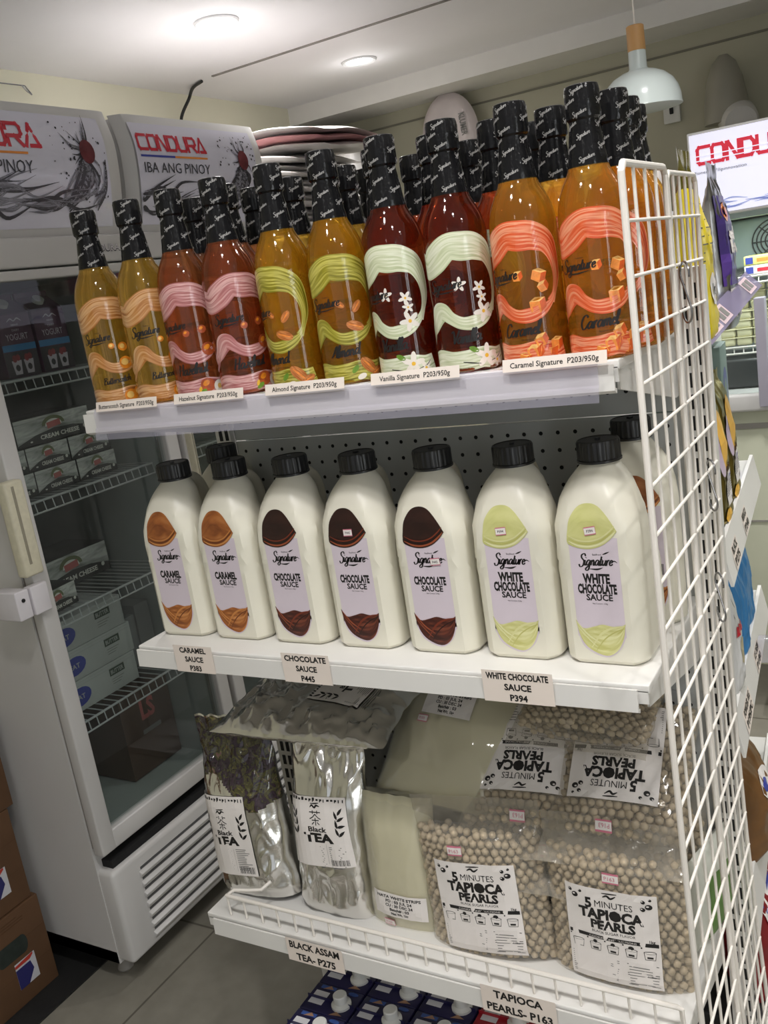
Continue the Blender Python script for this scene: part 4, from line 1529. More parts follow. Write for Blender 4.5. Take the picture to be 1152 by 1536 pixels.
# ------------------------------------------------------------------ upright glass-door chillers along the left wall
FW = mat('chiller_white', S(206, 204, 202), 0.32, var=0.03, scale=4)
FG = mat('chiller_grey_gasket', S(150, 146, 140), 0.5)
FI = mat('chiller_interior', S(150, 156, 154), 0.5, var=0.05)
FD = mat('dark_slot', (0.01, 0.01, 0.011), 0.8)
pane_m = clear('chiller_glass', (.86, .89, .88), 0.02, S(120, 126, 126), 1.5, 0.01)
HANDLE = mat('cream_handle_plastic', S(214, 208, 184), 0.4, var=0.06, scale=90)
LOCK = mat('lock_white_plastic', S(216, 212, 216), 0.35)
SIGN = mat('sign_lilac_white', S(216, 214, 228), 0.20, var=0.03, scale=2, Coat_Weight=0.5)
RED = mat('sign_red', S(196, 40, 58), 0.3)
ORG = mat('sign_orange', S(226, 140, 60), 0.3)
BLUE = mat('sign_blue', S(60, 70, 160), 0.3)
SINK = mat('sign_dark_grey', S(58, 58, 66), 0.3)
SPL = streak_mat('splash_print', [S(52, 50, 56), S(96, 94, 102), S(170, 168, 180), S(70, 68, 74)], 0.25, 3, 18)
SPLD = mat('splash_dark', S(60, 58, 64), 0.25, var=0.3, scale=80)
BALL = mat('maroon_fruit_print', S(104, 42, 48), 0.25, var=0.3, scale=40)
CHW = mat('wire_shelf_coat', S(176, 178, 178), 0.4)
XF = -0.489
XB = -1.10

def sign_art(w, h, seed):
    """chiller header print: brand, tag line and dark water splash with a fruit"""
    a = Art()
    rnd = random.Random(seed)
    # letters: squared brand lettering built from strokes
    def brand(u0, v0, lw, lh, gap, th, m, txt):
        G = {'C': [[(1, 1), (.15, 1), (0, .85), (0, .15), (.15, 0), (1, 0)]],
             'O': [[(.15, 0), (0, .15), (0, .85), (.15, 1), (.85, 1), (1, .85), (1, .15), (.85, 0), (.15, 0)]],
             'N': [[(0, 0), (0, 1), (.12, 1), (.88, 0), (1, 0), (1, 1)]],
             'D': [[(0, 0), (0, 1), (.75, 1), (1, .75), (1, .25), (.75, 0), (0, 0)]],
             'U': [[(0, 1), (0, .15), (.15, 0), (.85, 0), (1, .15), (1, 1)]],
             'R': [[(0, 0), (0, 1), (.85, 1), (1, .85), (1, .55), (.85, .42), (0, .42)], [(.5, .42), (1, 0)]],
             'A': [[(0, 0), (.5, 1), (1, 0), (.35, 0)]]}
        u = u0
        for ch in txt:
            for st in G[ch]:
                for p, q in zip(st, st[1:]):
                    P, Q = Vector((u+p[0]*lw, v0+p[1]*lh)), Vector((u+q[0]*lw, v0+q[1]*lh))
                    d = (Q-P)
                    if d.length < 1e-6: continue
                    d.normalize()
                    n = Vector((-d.y, d.x))*th/2
                    P -= d*th/2
                    Q += d*th/2
                    a.poly([P-n, Q-n, Q+n, P+n], m, 3+0.1*rnd.random())
            u += lw+gap
        return u
    a.brand = brand
    return a

def splash(a, cx, cy, s, w, rnd, v0=.03):
    """dark splash rising to a fruit at (cx, cy)"""
    a.ell(cx, cy, .022*s, .026*s, BALL, 6, .3, 20)
    for k in range(15):
        t = rnd.uniform(1.2, 2.7) if k < 9 else rnd.uniform(3.2, 6.2)
        L = rnd.uniform(.03, .075)*s
        x0, y0 = cx+.012*s*math.cos(t), cy+.012*s*math.sin(t)
        b = rnd.uniform(-.5, .5)
        P = [(x0, y0, rnd.uniform(.003, .009)*s), (x0+.5*L*math.cos(t+b), y0+.5*L*math.sin(t+b), rnd.uniform(.002, .006)*s), (x0+L*math.cos(t), y0+L*math.sin(t), .0006)]
        a.ribbon(P, SPLD if rnd.random() < .6 else SPL, 4, 4, 1)
    for k in range(90):
        t, L = rnd.uniform(0, 2*PI), rnd.uniform(.04, .11)*s
        r = rnd.uniform(.0008, .0032)*s
        if cx+L*math.cos(t) > w-.006 or cy+L*math.sin(t) > .218: continue
        a.ell(cx+L*math.cos(t), cy+L*math.sin(t)*1.0, r, r*rnd.uniform(.6, 1.6), SPLD, 4, rnd.uniform(0, 3), 8)
    for k in range(16):   # the column of water under the fruit and the long wave
        x = cx+rnd.uniform(-.05, .03)*s
        P = [(cx-.01*s+rnd.uniform(-.02, .02)*s, cy-.02*s, rnd.uniform(.004, .010)*s), (x, (cy+v0)/2+rnd.uniform(-.02, .02), rnd.uniform(.004, .012)*s), (x-rnd.uniform(.02, .10)*s, v0+rnd.uniform(.0, .035), .003)]
        a.ribbon(P, SPL if rnd.random() < .6 else SPLD, 4, 5, 2)
    for k in range(26):
        y = v0+rnd.uniform(.0, .045)
        x = rnd.uniform(.04, cx)
        L = rnd.uniform(.05, .16)
        am = rnd.uniform(-.018, .022)
        a.ribbon([(max(.005, x-L), y, .0006), (max(.008, x-L*.4), y-am*.5, rnd.uniform(.003, .011)), (x, y+am, rnd.uniform(.002, .007)), (min(w-.012, x+.07), y+.03*rnd.random()+am, .0006)], SPL if rnd.random() < .5 else SPLD, 4, 5, 2)
    for k in range(7):    # wave climbing on the far side
        x = cx+rnd.uniform(.0, .03)
        a.ribbon([(x, v0+.02+rnd.uniform(-.02, .02), .002), (min(w-.02, x+.03), v0+.045, rnd.uniform(.004, .012)), (w-.010, v0+.06+rnd.uniform(-.01, .05), .002)], SPL if k % 2 else SPLD, 4, 5, 2)

def chiller(y0, y1, label, seed, lock=True):
    t = thing('glass_door_chiller', label, 'chiller', (0, 0, 0), group=None)
    W = y1-y0
    b = MB()        # cabinet: open box, plinth, louvres
    b.box(XB, XF-.042, y0, y0+.035, .06, 1.66, FW)
    b.box(XB, XF-.042, y1-.035, y1, .06, 1.66, FW)
    b.box(XB, XB+.03, y0+.035, y1-.035, .06, 1.66, FI)
    b.box(XB+.03, XF-.043, y0+.035, y0+.042, .34, 1.60, FI)
    b.box(XB+.03, XF-.043, y1-.042, y1-.035, .34, 1.60, FI)
    b.box(XB+.03, XF-.043, y0+.035, y1-.035, .325, .345, FI)
    b.box(XB+.03, XF-.043, y0+.035, y1-.035, 1.585, 1.66, FI)
    b.box(XB, XF-.043, y0, y1, .06, .09, FW)
    b.build('cabinet', t, smooth=False)
    for lx in (XB+.05, XF-.09):
        for ly in (y0+.05, y1-.05):
            MB().lathe([(.018, 0), (.020, .004), (.014, .02), (.014, .06)], FG, 16, Matrix.Translation((lx, ly, 0))).build('foot', t)
    lv = MB()       # lower grille
    lv.box(XF-.06, XF+.004, y0+.002, y1-.002, .065, .302, FW, r=.012)
    lv.box(XF-.05, XF-.010, y0+.02, y1-.02, .302, .320, FD)
    g = lv.build('grille_panel', t)
    sl = MB()
    for k in range(7):
        z = .093+k*.0265
        M = Matrix.Translation((XF+.005, 0, z)) @ Matrix.Rotation(math.radians(28), 4, 'Y')
        sl.box(-.008, .006, y0+.075, y1-.035, -.0065, .0065, FW, M, r=.002)
        sl.box(XF+.0035, XF+.0046, y0+.08, y1-.04, z+.0100, z+.0165, mat('groove_shade_grey', S(84, 84, 86), .6))  # grey strips paint in the shade of same-coloured grooves
    sl.build('louvres', g)
    # door
    z0, z1 = .347, 1.598
    d = MB()
    d.box(XF-.030, XF, y0-.004, y0+.036, z0, z1, FW, r=.004)
    d.box(XF-.030, XF, y1-.046, y1-.006, z0, z1, FW, r=.004)
    d.box(XF-.029, XF-.0005, y0+.030, y1-.040, z0, z0+.046, FW, r=.004)
    d.box(XF-.029, XF-.0005, y0+.030, y1-.040, z1-.020, z1, FW, r=.004)
    d.box(XF-.042, XF-.029, y0+.004, y0+.030, z0+.01, z1-.01, FG)
    d.box(XF-.042, XF-.029, y1-.036, y1-.012, z0+.01, z1-.01, FG)
    dr = d.build('door', t)
    MB().box(XF-.020, XF-.014, y0+.034, y1-.044, z0+.044, z1-.018, pane_m).build('glass_pane', dr, smooth=False)
    h = MB()
    h.box(XF-.006, XF+.022, y0-(.034 if lock else -.002), y0+.012, 1.005, 1.20, HANDLE, r=.006)
    h.box(XF+.0205, XF+.0225, y0-(.020 if lock else -.004), y0-(.013 if lock else -.008), 1.03, 1.19, mat('handle_groove', S(150, 144, 126), .6), r=.0008)
    h.build('handle', dr)
    k = MB()
    k.box(XF-.004, XF+.018, y0-(.030 if lock else -.002), y0+.012, .925, .985, LOCK, r=.003)
    if lock: k.box(XF-.06, XF+.014, y0-.066, y0-.033, .925, .985, LOCK, r=.003)
    if lock: k.lathe([(.004, 0), (.004, .002), (.001, .002)], FD, 12, Matrix.Translation((XF+.014, y0-.05, .965)) @ Matrix.Rotation(PI/2, 4, 'Y'))
    k.build('lock_block', dr)
    # header: strip, curved lit-type sign in a white surround
    MB().box(XF-.05, XF-.002, y0+.002, y1-.002, 1.602, 1.662, FW, r=.006).build('header_strip', t)
    hd = MB()
    hd.box(XF-.30, XF-.015, y0+.004, y1-.004, 1.662, 1.925, FW, r=.03)
    HB = lambda v: XF-.022+.10*min(v, .2)+.016*math.sin(PI*min(1, max(0, (v+.01)/.29)))-.35*max(0, v-.17)**1.5
    hh = .262
    def surf(y_a, y_b, inset, m, off):
        hd.grid(lambda a_, b_: (HB(b_*hh)+off, y_a+(y_b-y_a)*a_, 1.663+b_*hh), 6, 24, m)
    hd.grid(lambda a_, b_: (HB(b_*hh)-.03*abs(2*a_-1)**30, y0+.004+(W-.008)*a_, 1.663+b_*hh), 30, 24, FW)
    hdr = hd.build('header', t)
    sw0, sw1 = y0+.022, y1-.058
    sw, shh = sw1-sw0, .226
    a = sign_art(sw, shh, seed)
    a.rect(0, sw, 0, shh, SIGN, 0, 6, 90)
    rnd = random.Random(seed)
    splash(a, sw-.060, .152, .95, sw, rnd)
    return t, hdr, a, sw0, sw, HB

def finish_sign(hdr, a, sw0, HB):
    a.build('sign_panel', lambda u, v, d: (HB(v+.016)+.0015+d*1.6, sw0+u, 1.679+v), hdr, .0004)

def wire_rack(t, y0, y1, z, x0=XB+.05, x1=-.553):
    r = MB()
    r.tube([(x1, y0, z), (x1, y1, z)], .0028, CHW, 6)
    r.tube([(x1+.004, y0, z-.024), (x1+.004, y1, z-.024)], .0022, CHW, 6)
    n = int((y1-y0)/.024)
    for i in range(n+1):
        y = y0+(y1-y0)*i/n
        r.tube([(x0, y, z), (x1, y, z+.001), (x1+.004, y, z-.024)], .0016, CHW, 5)
    for x in (x0, (x0+x1)/2):
        r.tube([(x, y0, z-.003), (x, y1, z-.003)], .0025, CHW, 6)
    return r.build('wire_rack', t)

A0, A1 = .222, .722
t1, hdr1, a, s0, sw, HB = chiller(A0, A1, 'glass-door chiller nearest the camera, holding yogurt and cream cheese', 21)
lw = .034
a.brand(.235-s0-.045, .158, lw, .042, .0085, .0078, RED, 'CONDURA')
a.rect(.005, .095, .1415, .1460, BLUE, 3)
a.rect(.095, .200, .1415, .1460, ORG, 3)
a.text('IBA ANG PINOY', .098, .1185, .026, SINK, 3, w=.218)
finish_sign(hdr1, a, s0, HB)
for z in (1.383, 1.128, .874, .622):
    wire_rack(t1, A0+.045, A1-.045, z)
bd = Art()
bd.text('CONDURA', 0, 0, .016, SINK, 1, w=.115, bold=.03)
bd.text('CONDURA', 0, .0008, .0145, LOCK, 2, w=.112, bold=.01)
bd.build('brand_badge', lambda u, v, d: (XF-.002+d, .600+u, 1.632+v), t1, .0006)

B0, B1 = .738, 1.275
t2, hdr2, a, s0, sw, HB = chiller(B0, B1, 'second glass-door chiller, behind the hazelnut syrup bottles', 33, False)
a.brand(.012, .166, .0275, .032, .0075, .0068, RED, 'CONDURA')
a.rect(.012, .130, .1490, .1535, BLUE, 3)
a.rect(.130, .252, .1490, .1535, ORG, 3)
a.text('IBA ANG PINOY', .138, .1265, .024, SINK, 3, w=.238)
finish_sign(hdr2, a, s0, HB)
for z in (1.383, 1.128, .874, .622):
    wire_rack(t2, B0+.045, B1-.045, z)

# ---- things in the near chiller
def side_map(x, y, z):
    return lambda u, v, d: (x+d, y+u, z+v)
yog_m = mat('yogurt_purple', S(74, 28, 62), 0.35, var=0.12, scale=30)
blue_b = mat('yogurt_blue_band', S(40, 120, 176), 0.35, var=0.1)
yogp = mat('yogurt_print_white', S(200, 190, 200), 0.4)
yogd = mat('yogurt_dark_print', S(40, 30, 40), 0.4, var=0.3, scale=80)
berry = mat('berry_red_print', S(150, 50, 56), 0.4, var=0.3, scale=90)
def yogurt(y, lab):
    t = thing('yogurt_carton', lab, 'yogurt carton', (-.655, y, 1.386), group='yogurt cartons in the chiller')
    b = MB()
    b.box(-.045, .045, -.045, .045, 0, .135, yog_m, r=.002)
    b.prism([(-.045, .135), (.045, .135), (.004, .165), (-.004, .165)], 'y', -.045, .045, yog_m)
    b.box(-.003, .003, -.045, .045, .164, .178, yog_m)
    b.build('carton_body', t)
    MB().lathe([(.012, 0), (.013, .001), (.013, .012), (.001, .013)], capw, 20, Matrix.Translation((.018, 0, .152)) @ Matrix.Rotation(.7, 4, 'Y')).build('screw_cap', t)
    a = Art()
    a.rect(-.044, .044, .002, .054, yogd, 0)
    a.rect(-.044, .044, .056, .070, blue_b, 1)
    a.text('YOGURT', 0, .086, .014, yogp, 1, w=.058)
    a.text('DAIRY', 0, .100, .005, yogp, 1)
    a.ribbon([(-.018, .118, .001), (-.008, .124, .003), (0, .119, .002), (.010, .124, .003), (.020, .118, .001)], yogp, 1)
    a.text('natural', 0, .112, .005, yogp, 1)
    for u in (-.016, .016):
        a.poly([(u-.013, .036), (u+.013, .036), (u+.009, .006), (u-.009, .006)], yogp, 1)
        a.ell(u-.004, .040, .006, .008, berry, 2)
        a.ell(u+.005, .042, .006, .007, berry, 2)
        a.ell(u, .020, .006, .007, yogd, 2)
    a.build('front_print', side_map(.045, 0, 0), t, .0004)
    return t
yg = yogurt(.420, 'purple yogurt carton on the top chiller rack, left one at the frame')
dup(yg, (-.655, .518, 1.386), (0, 0, 0), 'purple yogurt carton on the top chiller rack, right one behind the butterscotch bottle')

ccw = streak_mat('cheese_box_marble', [S(60, 62, 60), S(150, 152, 148), S(196, 196, 192), S(90, 92, 90)], 0.4, 2, 8)
ccd = mat('cheese_box_black', S(26, 27, 28), 0.4)
cream_txt = mat('cheese_print_cream', S(206, 204, 196), 0.4)
green_arc = mat('cheese_print_olive', S(92, 100, 60), 0.4)
ccr = mat('cheese_print_red', S(170, 84, 80), 0.4)
def cheese(w, loc, rz, lab, h=.052, d=.12):
    t = thing('cream_cheese_box', lab, 'cream cheese box', loc, rz, 'cream cheese boxes in the chiller')
    MB().box(-d, 0, -w/2, w/2, 0, h, ccd, r=.0012).build('box_body', t)
    a = Art()
    a.rect(-w*.49, w*.49, h*.06, h*.98, ccw, 0, 4, 4)
    a.between([(-w*.49, h*.03), (-w*.25, h*.03), (0, h*.03), (w*.25, h*.03), (w*.49, h*.03)], [(-w*.49, h*.10), (-w*.25, h*.34), (0, h*.46), (w*.25, h*.42), (w*.49, h*.26)], ccd, 1, 1)
    a.ell(0, h*.60, w*.15, h*.32, green_arc, 2, 0, 14, 0, PI)
    a.ell(0, h*.56, w*.11, h*.24, cream_txt, 3, 0, 14, 0, PI)
    a.rect(-w*.09, w*.09, h*.50, h*.72, ccr, 4, 1, 1, .1)
    a.text('CREAM CHEESE', w*.06, h*.22, h*.16, cream_txt, 3, w=w*.52, bold=.03)
    a.ell(w*.40, h*.26, h*.07, h*.07, cream_txt, 3)
    a.ell(-w*.32, h*.14, h*.06, h*.03, cream_txt, 3)
    a.build('front_print', side_map(0, 0, 0), t, .0004)
    e = Art()      # end panel that faces along the row
    e.rect(-d*.95, -d*.05, h*.06, h*.98, ccw, 0, 3, 3)
    e.rect(-d*.95, -d*.05, h*.04, h*.42, ccd, 1)
    e.text('CREAM', -d*.5, h*.22, h*.2, cream_txt, 2, w=d*.5, bold=.02)
    e.build('end_print', lambda u, v, dd: (u, w/2+dd, v), t, .0004)
    return t
RZ = 1.131
k0 = cheese(.119, (-.60, .310, RZ), 0, 'cream cheese box in the bottom layer, half hidden by the chiller door frame')
dup(k0, (-.60, .430, RZ), (0, 0, 0), 'cream cheese box in the bottom layer, middle of the second rack')
dup(k0, (-.60, .551, RZ), (0, 0, 0), 'cream cheese box in the bottom layer, right end under the price rail')
dup(k0, (-.60, .300, RZ+.053), (0, 0, 0), 'cream cheese box in the second layer, cut off by the chiller door frame')
dup(k0, (-.60, .420, RZ+.053), (0, 0, 0), 'cream cheese box in the second layer, under the single big box')
dup(k0, (-.60, .541, RZ+.053), (0, 0, 0), 'cream cheese box in the second layer, right end behind the shelf corner')
cheese(.215, (-.60, .452, RZ+.107), 0, 'wide cream cheese box lying on top of the other cheese boxes', .060)
dup(k0, (-.60, .285, RZ+.107), (0, 0, 0), 'cream cheese box in the top layer, left of the wide box, mostly hidden')
dup(k0, (-.70, .650, RZ), (0, 0, 1.45), 'cream cheese box turned end-on at the right of the bottom layer')
dup(k0, (-.70, .650, RZ+.053), (0, 0, 1.45), 'cream cheese box turned end-on, stacked at the right of the second layer')
# third rack
dup(k0, (-.565, .325, .880), (0, 0, .12), 'lone cream cheese box at the front of the third rack')
cheese(.24, (-.70, .490, .880), .0, 'long cream cheese carton lying farther back on the third rack', .075, .14)
# fourth rack: three white cartons
wbx = mat('white_food_carton', S(168, 170, 168), 0.5, var=0.05, scale=20)
dkg = mat('carton_dark_green_print', S(44, 60, 48), 0.5)
blv = mat('carton_blue_oval', S(36, 50, 140), 0.4)
def white_box(z, h, lab, y=.425, dx=0.0):
    t = thing('white_food_carton', lab, 'white carton', (-.60+dx, y, z), group='white cartons on the fourth rack')
    MB().box(-.30, 0, -.115, .105, 0, h, wbx, r=.001).build('carton_body', t)
    a = Art()
    a.rect(.018, .066, h*.55, h*.80, dkg, 0)
    a.text('BUTTER', .042, h*.675, h*.14, wbx, 1, w=.040, bold=.02)
    for i in range(3):
        a.rect(.022, .060-.006*i, h*(.42-.08*i), h*(.44-.08*i), GREYINK, 0)
    a.ell(-.078, h*.46, .034, h*.30, blv, 0, .1)
    a.text('EAT', -.078, h*.46, h*.16, wbx, 1, w=.030, bold=.02)
    for i in range(2):
        a.rect(-.11, .10, h*(.92-.10*i), h*(.925-.10*i), GREYINK, 0)
    a.build('front_print', side_map(0, 0, 0), t, .0004)
    return t
w0 = white_box(.626, .072, 'white carton with blue oval at the bottom of the stack on the fourth rack')
dup(w0, (-.60, .430, .699), (0, 0, 0), 'white carton with blue oval in the middle of the stack on the fourth rack')
dup(w0, (-.60, .420, .772), (0, 0, 0), 'white carton with blue oval topmost of the stack on the fourth rack')
gbx = mat('grey_carton', S(120, 122, 122), 0.5, var=0.08)
for i, (y, h, lab) in enumerate(((.585, .13, 'tall grey carton beside the white cartons on the fourth rack'), (.640, .15, 'tall grey carton at the far end of the fourth rack'))):
    t = thing('grey_carton', lab, 'carton', (-.66, y, .626))
    MB().box(-.2, 0, -.025, .025, 0, h, gbx, r=.001).build('carton_body', t)
# chiller floor: brown box
bbx = mat('brown_box_card', S(74, 52, 40), 0.7, var=0.12)
t = thing('brown_box', 'dark brown box with red print on the floor of the near chiller', 'box', (-.66, .585, .348))
MB().box(-.30, 0, -.09, .085, 0, .215, bbx, r=.001).build('box_body', t)
a = Art()
a.text('LS', .0, .165, .05, ccr, 0, w=.05, bold=.04)
a.rect(-.03, .035, .10, .112, GREYINK, 0)
a.build('front_print', side_map(0, 0, 0), t, .0004)

# ------------------------------------------------------------------ third cabinet, paper stack, wall unit, cable
t = thing('white_freezer_cabinet', 'plain white upright cabinet past the chillers, paper stack on top', 'cabinet', (0, 0, 0))
MB().box(-1.10, -.46, 1.30, 1.86, .05, 1.63, FW, r=.01).build('cabinet_body', t)
MB().box(-.46, -.438, 1.31, 1.85, .10, 1.60, FW, r=.006).build('door', t)
MB().box(-1.08, -.52, 1.32, 1.84, 0, .05, FD).build('plinth', t)
paper_w = mat('folded_white_sack', S(206, 202, 200), 0.45, var=0.05, scale=14, bump=0.1, bscale=14)
paper_p = mat('folded_pink_sack', S(186, 132, 134), 0.45, var=0.10, scale=9, bump=0.1, bscale=14)
rnd = random.Random(4)
z = 1.632
NS = 15
for i in range(NS):
    th = rnd.uniform(.017, .023)
    m = paper_p if i == NS-2 else paper_w
    x1 = -.47+rnd.uniform(-.02, .03)+(.09 if i >= NS-3 else 0)
    y0 = 1.385+rnd.uniform(-.02, .03)
    sx = 1.3+.04*i
    b = MB()
    def f(a_, b_, s):
        x = -1.02+(x1+1.02)*a_
        y = y0+.40*b_
        e = (1-abs(2*a_-1)**6)**.5*(1-abs(2*b_-1)**6)**.5
        wob = .006*math.sin(9*a_+sx)+.006*math.sin(7*b_+sx*2)
        sag = -.05*max(0, a_-.72)**1.5*1.8
        return (x, y, z+th*.5+s*th*.5*e+wob+sag)
    b.grid(lambda a_, b_: f(a_, b_, -1), 26, 14, m)
    b.grid(lambda a_, b_: f(a_, b_, 1), 26, 14, m)
    o = b.build('folded_sack', ang=60)
    nm = ['bottom', 'second', 'third', 'fourth', 'fifth', 'sixth', 'seventh', 'eighth', 'ninth', 'tenth', 'eleventh', 'twelfth', 'thirteenth', 'fourteenth', 'topmost'][i]
    tag(o, ('pink-edged' if m is paper_p else 'white')+' folded sack, '+nm+' from below in the stack behind the bottles', 'folded sack', 'folded sacks stacked behind the syrup bottles')
    z += th*1.0
t = thing('wall_air_unit', 'white louvred wall unit beside the stack of folded sacks', 'wall unit', (0, 0, 0))
MB().box(-1.19, -.87, 2.42, 2.76, 1.80, 2.06, FW, r=.02).build('unit_body', t)
lm = MB()
for k in range(4):
    lm.box(-1.17, -.89, 2.412, 2.422, 1.83+k*.055, 1.833+k*.055, FG)
lm.build('louvres', t, smooth=False)
cab = mat('black_cable', (.012, .012, .012), .5)
P = spline([Vector(p) for p in [(-1.14, 1.70, 1.93), (-1.16, 1.765, 2.06), (-1.165, 1.79, 2.13), (-1.15, 1.83, 2.19), (-1.10, 1.80, 2.212), (-1.03, 1.765, 2.214)]], 6)
tag(MB().tube(P, .0055, cab, 8).build('power_cable'), 'black cable curving from the second chiller up to the ceiling', 'cable')
wm = MB()
wm.tube([(-1.196, .97, 2.178), (-1.185, 1.05, 2.176), (-1.18, 1.13, 2.175), (-1.18, 1.150, 2.152)], .002, steel, 6)
wm.tube([(-1.18, 1.12, 2.175), (-1.18, 1.135, 2.160), (-1.18, 1.150, 2.152)], .002, steel, 6)
tag(wm.build('wall_wire_bracket'), 'thin bent wire bracket on the cream wall above the near chiller', 'bracket')

# ------------------------------------------------------------------ brown cartons and mat in the corner
card_m = mat('corrugated_brown_card', S(98, 69, 45), 0.75, var=0.10, scale=10)
tape = mat('card_seam_dark', S(92, 62, 36), 0.7)
dkl = mat('carton_label_dark_green', S(42, 50, 46), 0.5, var=0.2, scale=60)
lgb = mat('carton_logo_blue', S(44, 44, 104), 0.5)
lgr = mat('carton_logo_red', S(190, 60, 48), 0.5)
lgw = mat('carton_logo_white', S(206, 206, 212), 0.5)
def shipping(z, h, x, lab, print_=True, y1=.190):
    t = thing('shipping_carton', lab, 'cardboard box', (x, y1, z), group='brown cartons stacked beside the near chiller')
    MB().box(-.36, 0, -.42, 0, 0, h, card_m, r=.002).build('carton_body', t)
    a = Art()
    a.rect(-.40, -.002, h*.66, h*.665, tape, 0)
    a.rect(-.40, -.002, h*.34, h*.343, tape, 0)
    if print_:
        # oval name plate and flag-like emblem
        a.rect(-.125, -.065, h*.52, h*.72, dkl, 1)
        a.ell(-.125, h*.62, .012, h*.10, dkl, 1)
        a.ell(-.065, h*.62, .012, h*.10, dkl, 1)
        a.poly([(-.100, h*.18), (-.045, h*.18), (-.045, h*.47), (-.100, h*.47)], lgw, 1)
        a.poly([(-.100, h*.18), (-.075, h*.18), (-.055, h*.30), (-.060, h*.40), (-.100, h*.40)], lgb, 2)
        a.poly([(-.100, h*.42), (-.060, h*.42), (-.050, h*.45), (-.050, h*.47), (-.100, h*.45)], lgr, 2)
        rr = random.Random(6)
        for i in range(3):
            a.rect(-.16, -.16+rr.uniform(.07, .12), h*(.86+.03*i), h*(.87+.03*i), tape, 1)
    a.build('printed_side', side_map(0, 0, 0), t, .0004)
    return t
s0_ = shipping(.004, .225, -.717, 'bottom brown carton of the stack in the corner, flag emblem on its side')
dup(s0_, (-.722, .180, .230), (0, 0, 0), 'second brown carton up in the corner stack, emblem partly cut off')
dup(s0_, (-.722, .197, .456), (0, 0, 0), 'third brown carton up in the corner stack, only its edge in view')
rub = mat('black_rubber_mat', (.014, .014, .014), .7, bump=.2, bscale=120)
tag(MB().box(-1.10, -.640, -.50, .34, 0, .004, rub).build('floor_mat', smooth=False), 'black mat strip on the floor beside the brown cartons', 'mat')

# ------------------------------------------------------------------ side gondola facing right
GR = math.atan2(.045, .58)
side = thing('side_gondola', 'white side shelves with slanted price rails, right of the wire grid', 'shelf', (.830, .300, 0), GR)
sb = MB()
sb.box(-.33, -.30, .06, 1.30, 0, 1.50, WHITE)
sb.build('back_panel', side, smooth=False)
def side_shelf(z, y0, y1):
    b = MB()
    b.box(-.30, -.006, y0, y1, z-.012, z, WHITE, r=.002)
    s = b.build('shelf_deck', side)
    r = MB()
    r.prism([(-.004, z-.002), (.010, z-.050), (.014, z-.050), (.002, z+.010), (-.004, z+.010)], 'y', y0, y1, WHITE)
    r.build('price_rail', s, smooth=False)
    m = MB()
    y = y0+.03
    while y < y1:
        m.box(.0035, .0045, y, y+.010, z-.008, z-.006, HOLE, Matrix.Translation((0, 0, 0)))
        y += .022
    return s
sA = side_shelf(1.02, .035, .62)
sB = side_shelf(.75, .035, .62)
sC = MB().box(-.30, -.035, .06, .60, 1.288, 1.300, WHITE, r=.002).build('shelf_deck', side)
sD = side_shelf(.42, .035, .62)
def rail_tag(s, y, z, lines, w=.07, h=.038):
    a = Art()
    a.rect(-w/2, w/2, -h/2, h/2, TAGP, 0)
    for i, l in enumerate(lines):
        a.text(l, 0, h*.25-i*h*.45, h*.30, INK, 1, w=w*.8, bold=.03)
    o = a.build('price_tag', lambda u, v, d: (.0085+d-.23*v+.001, y+u, z-.028+v), s, .0006)
    o['label'] = 'paper price tag on the slanted rail'
rail_tag(sA, .13, 1.02, ['BLACK', 'P275'])
rail_tag(sA, .30, 1.02, ['MANGO', 'P240'])
rail_tag(sB, .15, .75, ['POWDER 1KG', 'P195/PC'], .10)
rail_tag(sB, .36, .75, ['ICE CREAM', 'P180'], .08)
cl = MB()
cl.box(.010, .030, .375, .40, .70, .745, RAIL, r=.002)
cl.build('tag_clip', sB)

gold = foil_mat('gold_foil', S(150, 134, 66), .30)
mango = mat('mango_print', S(236, 180, 50), .35, var=.15, scale=30)
bean = mat('brown_print', S(70, 44, 26), .4)
lav = mat('lavender_print', S(204, 186, 206), .4)
def side_pouch(name, label, cat, y, z, w, h, T, fm, art=None, seed=5, x=.795, tilt=.04, yaw=None, group=None, top=None):
    t = thing(name, label, cat, group=group)
    P = bag_fn(w, h, T, stand, seed, .003, 12, 0, .004, 3.4)
    sheet(P, 36, 48, fm, (lambda a_, b_: top if (top and b_ > .80) else fm)).build('pouch_body', t, ang=0)
    f = bag_front(P, w, h)
    if art:
        a = Art()
        art(a, w, h)
        a.build('front_print', lambda u, v, d: f(u, v, d+.0008), t, .0004)
    # bag front faces -y: turn it to face +x
    place(t, x, y, z+h/2, tilt, 0.0, (PI/2+GR) if yaw is None else yaw)
    return t
def mango_art(a, w, h):
    a.ell(.002, h*.10, w*.26, h*.22, mango, 0, -.4)
    a.ell(-w*.26, h*.02, w*.12, h*.16, lav, 0)
    for i in range(6): a.ell(-w*.10+i*w*.05, -h*.10, w*.035, w*.035, bean, 1)
    a.rect(-w*.20, w*.30, -h*.36, -h*.14, PAPER, 1, 4, 3)
    a.rect(-w*.18, w*.26, -h*.18, -h*.165, BLUE, 2)
    for i in range(6): a.rect(-w*.18, w*.2, -h*(.20+.018*i), -h*(.206+.018*i), GREYINK, 2)
    for i in range(14): a.rect(w*.02+i*w*.016, w*.026+i*w*.016, -h*.345, -h*.315, INK, 2)
    a.ell(-w*.2, -h*.42, w*.16, h*.05, mango, 1)
gp1 = side_pouch('gold_pouch', 'gold pouch with mango print on the right shelf, nearer the grid', 'pouch', .490, 1.022, .13, .215, .022, gold, mango_art, 5, .792)
dup(gp1, (.780, .635, 1.022+.1075), gp1.rotation_euler.copy(), 'gold pouch with mango print on the right shelf, farther one')
gp1['group'] = 'gold mango pouches on the right shelf'
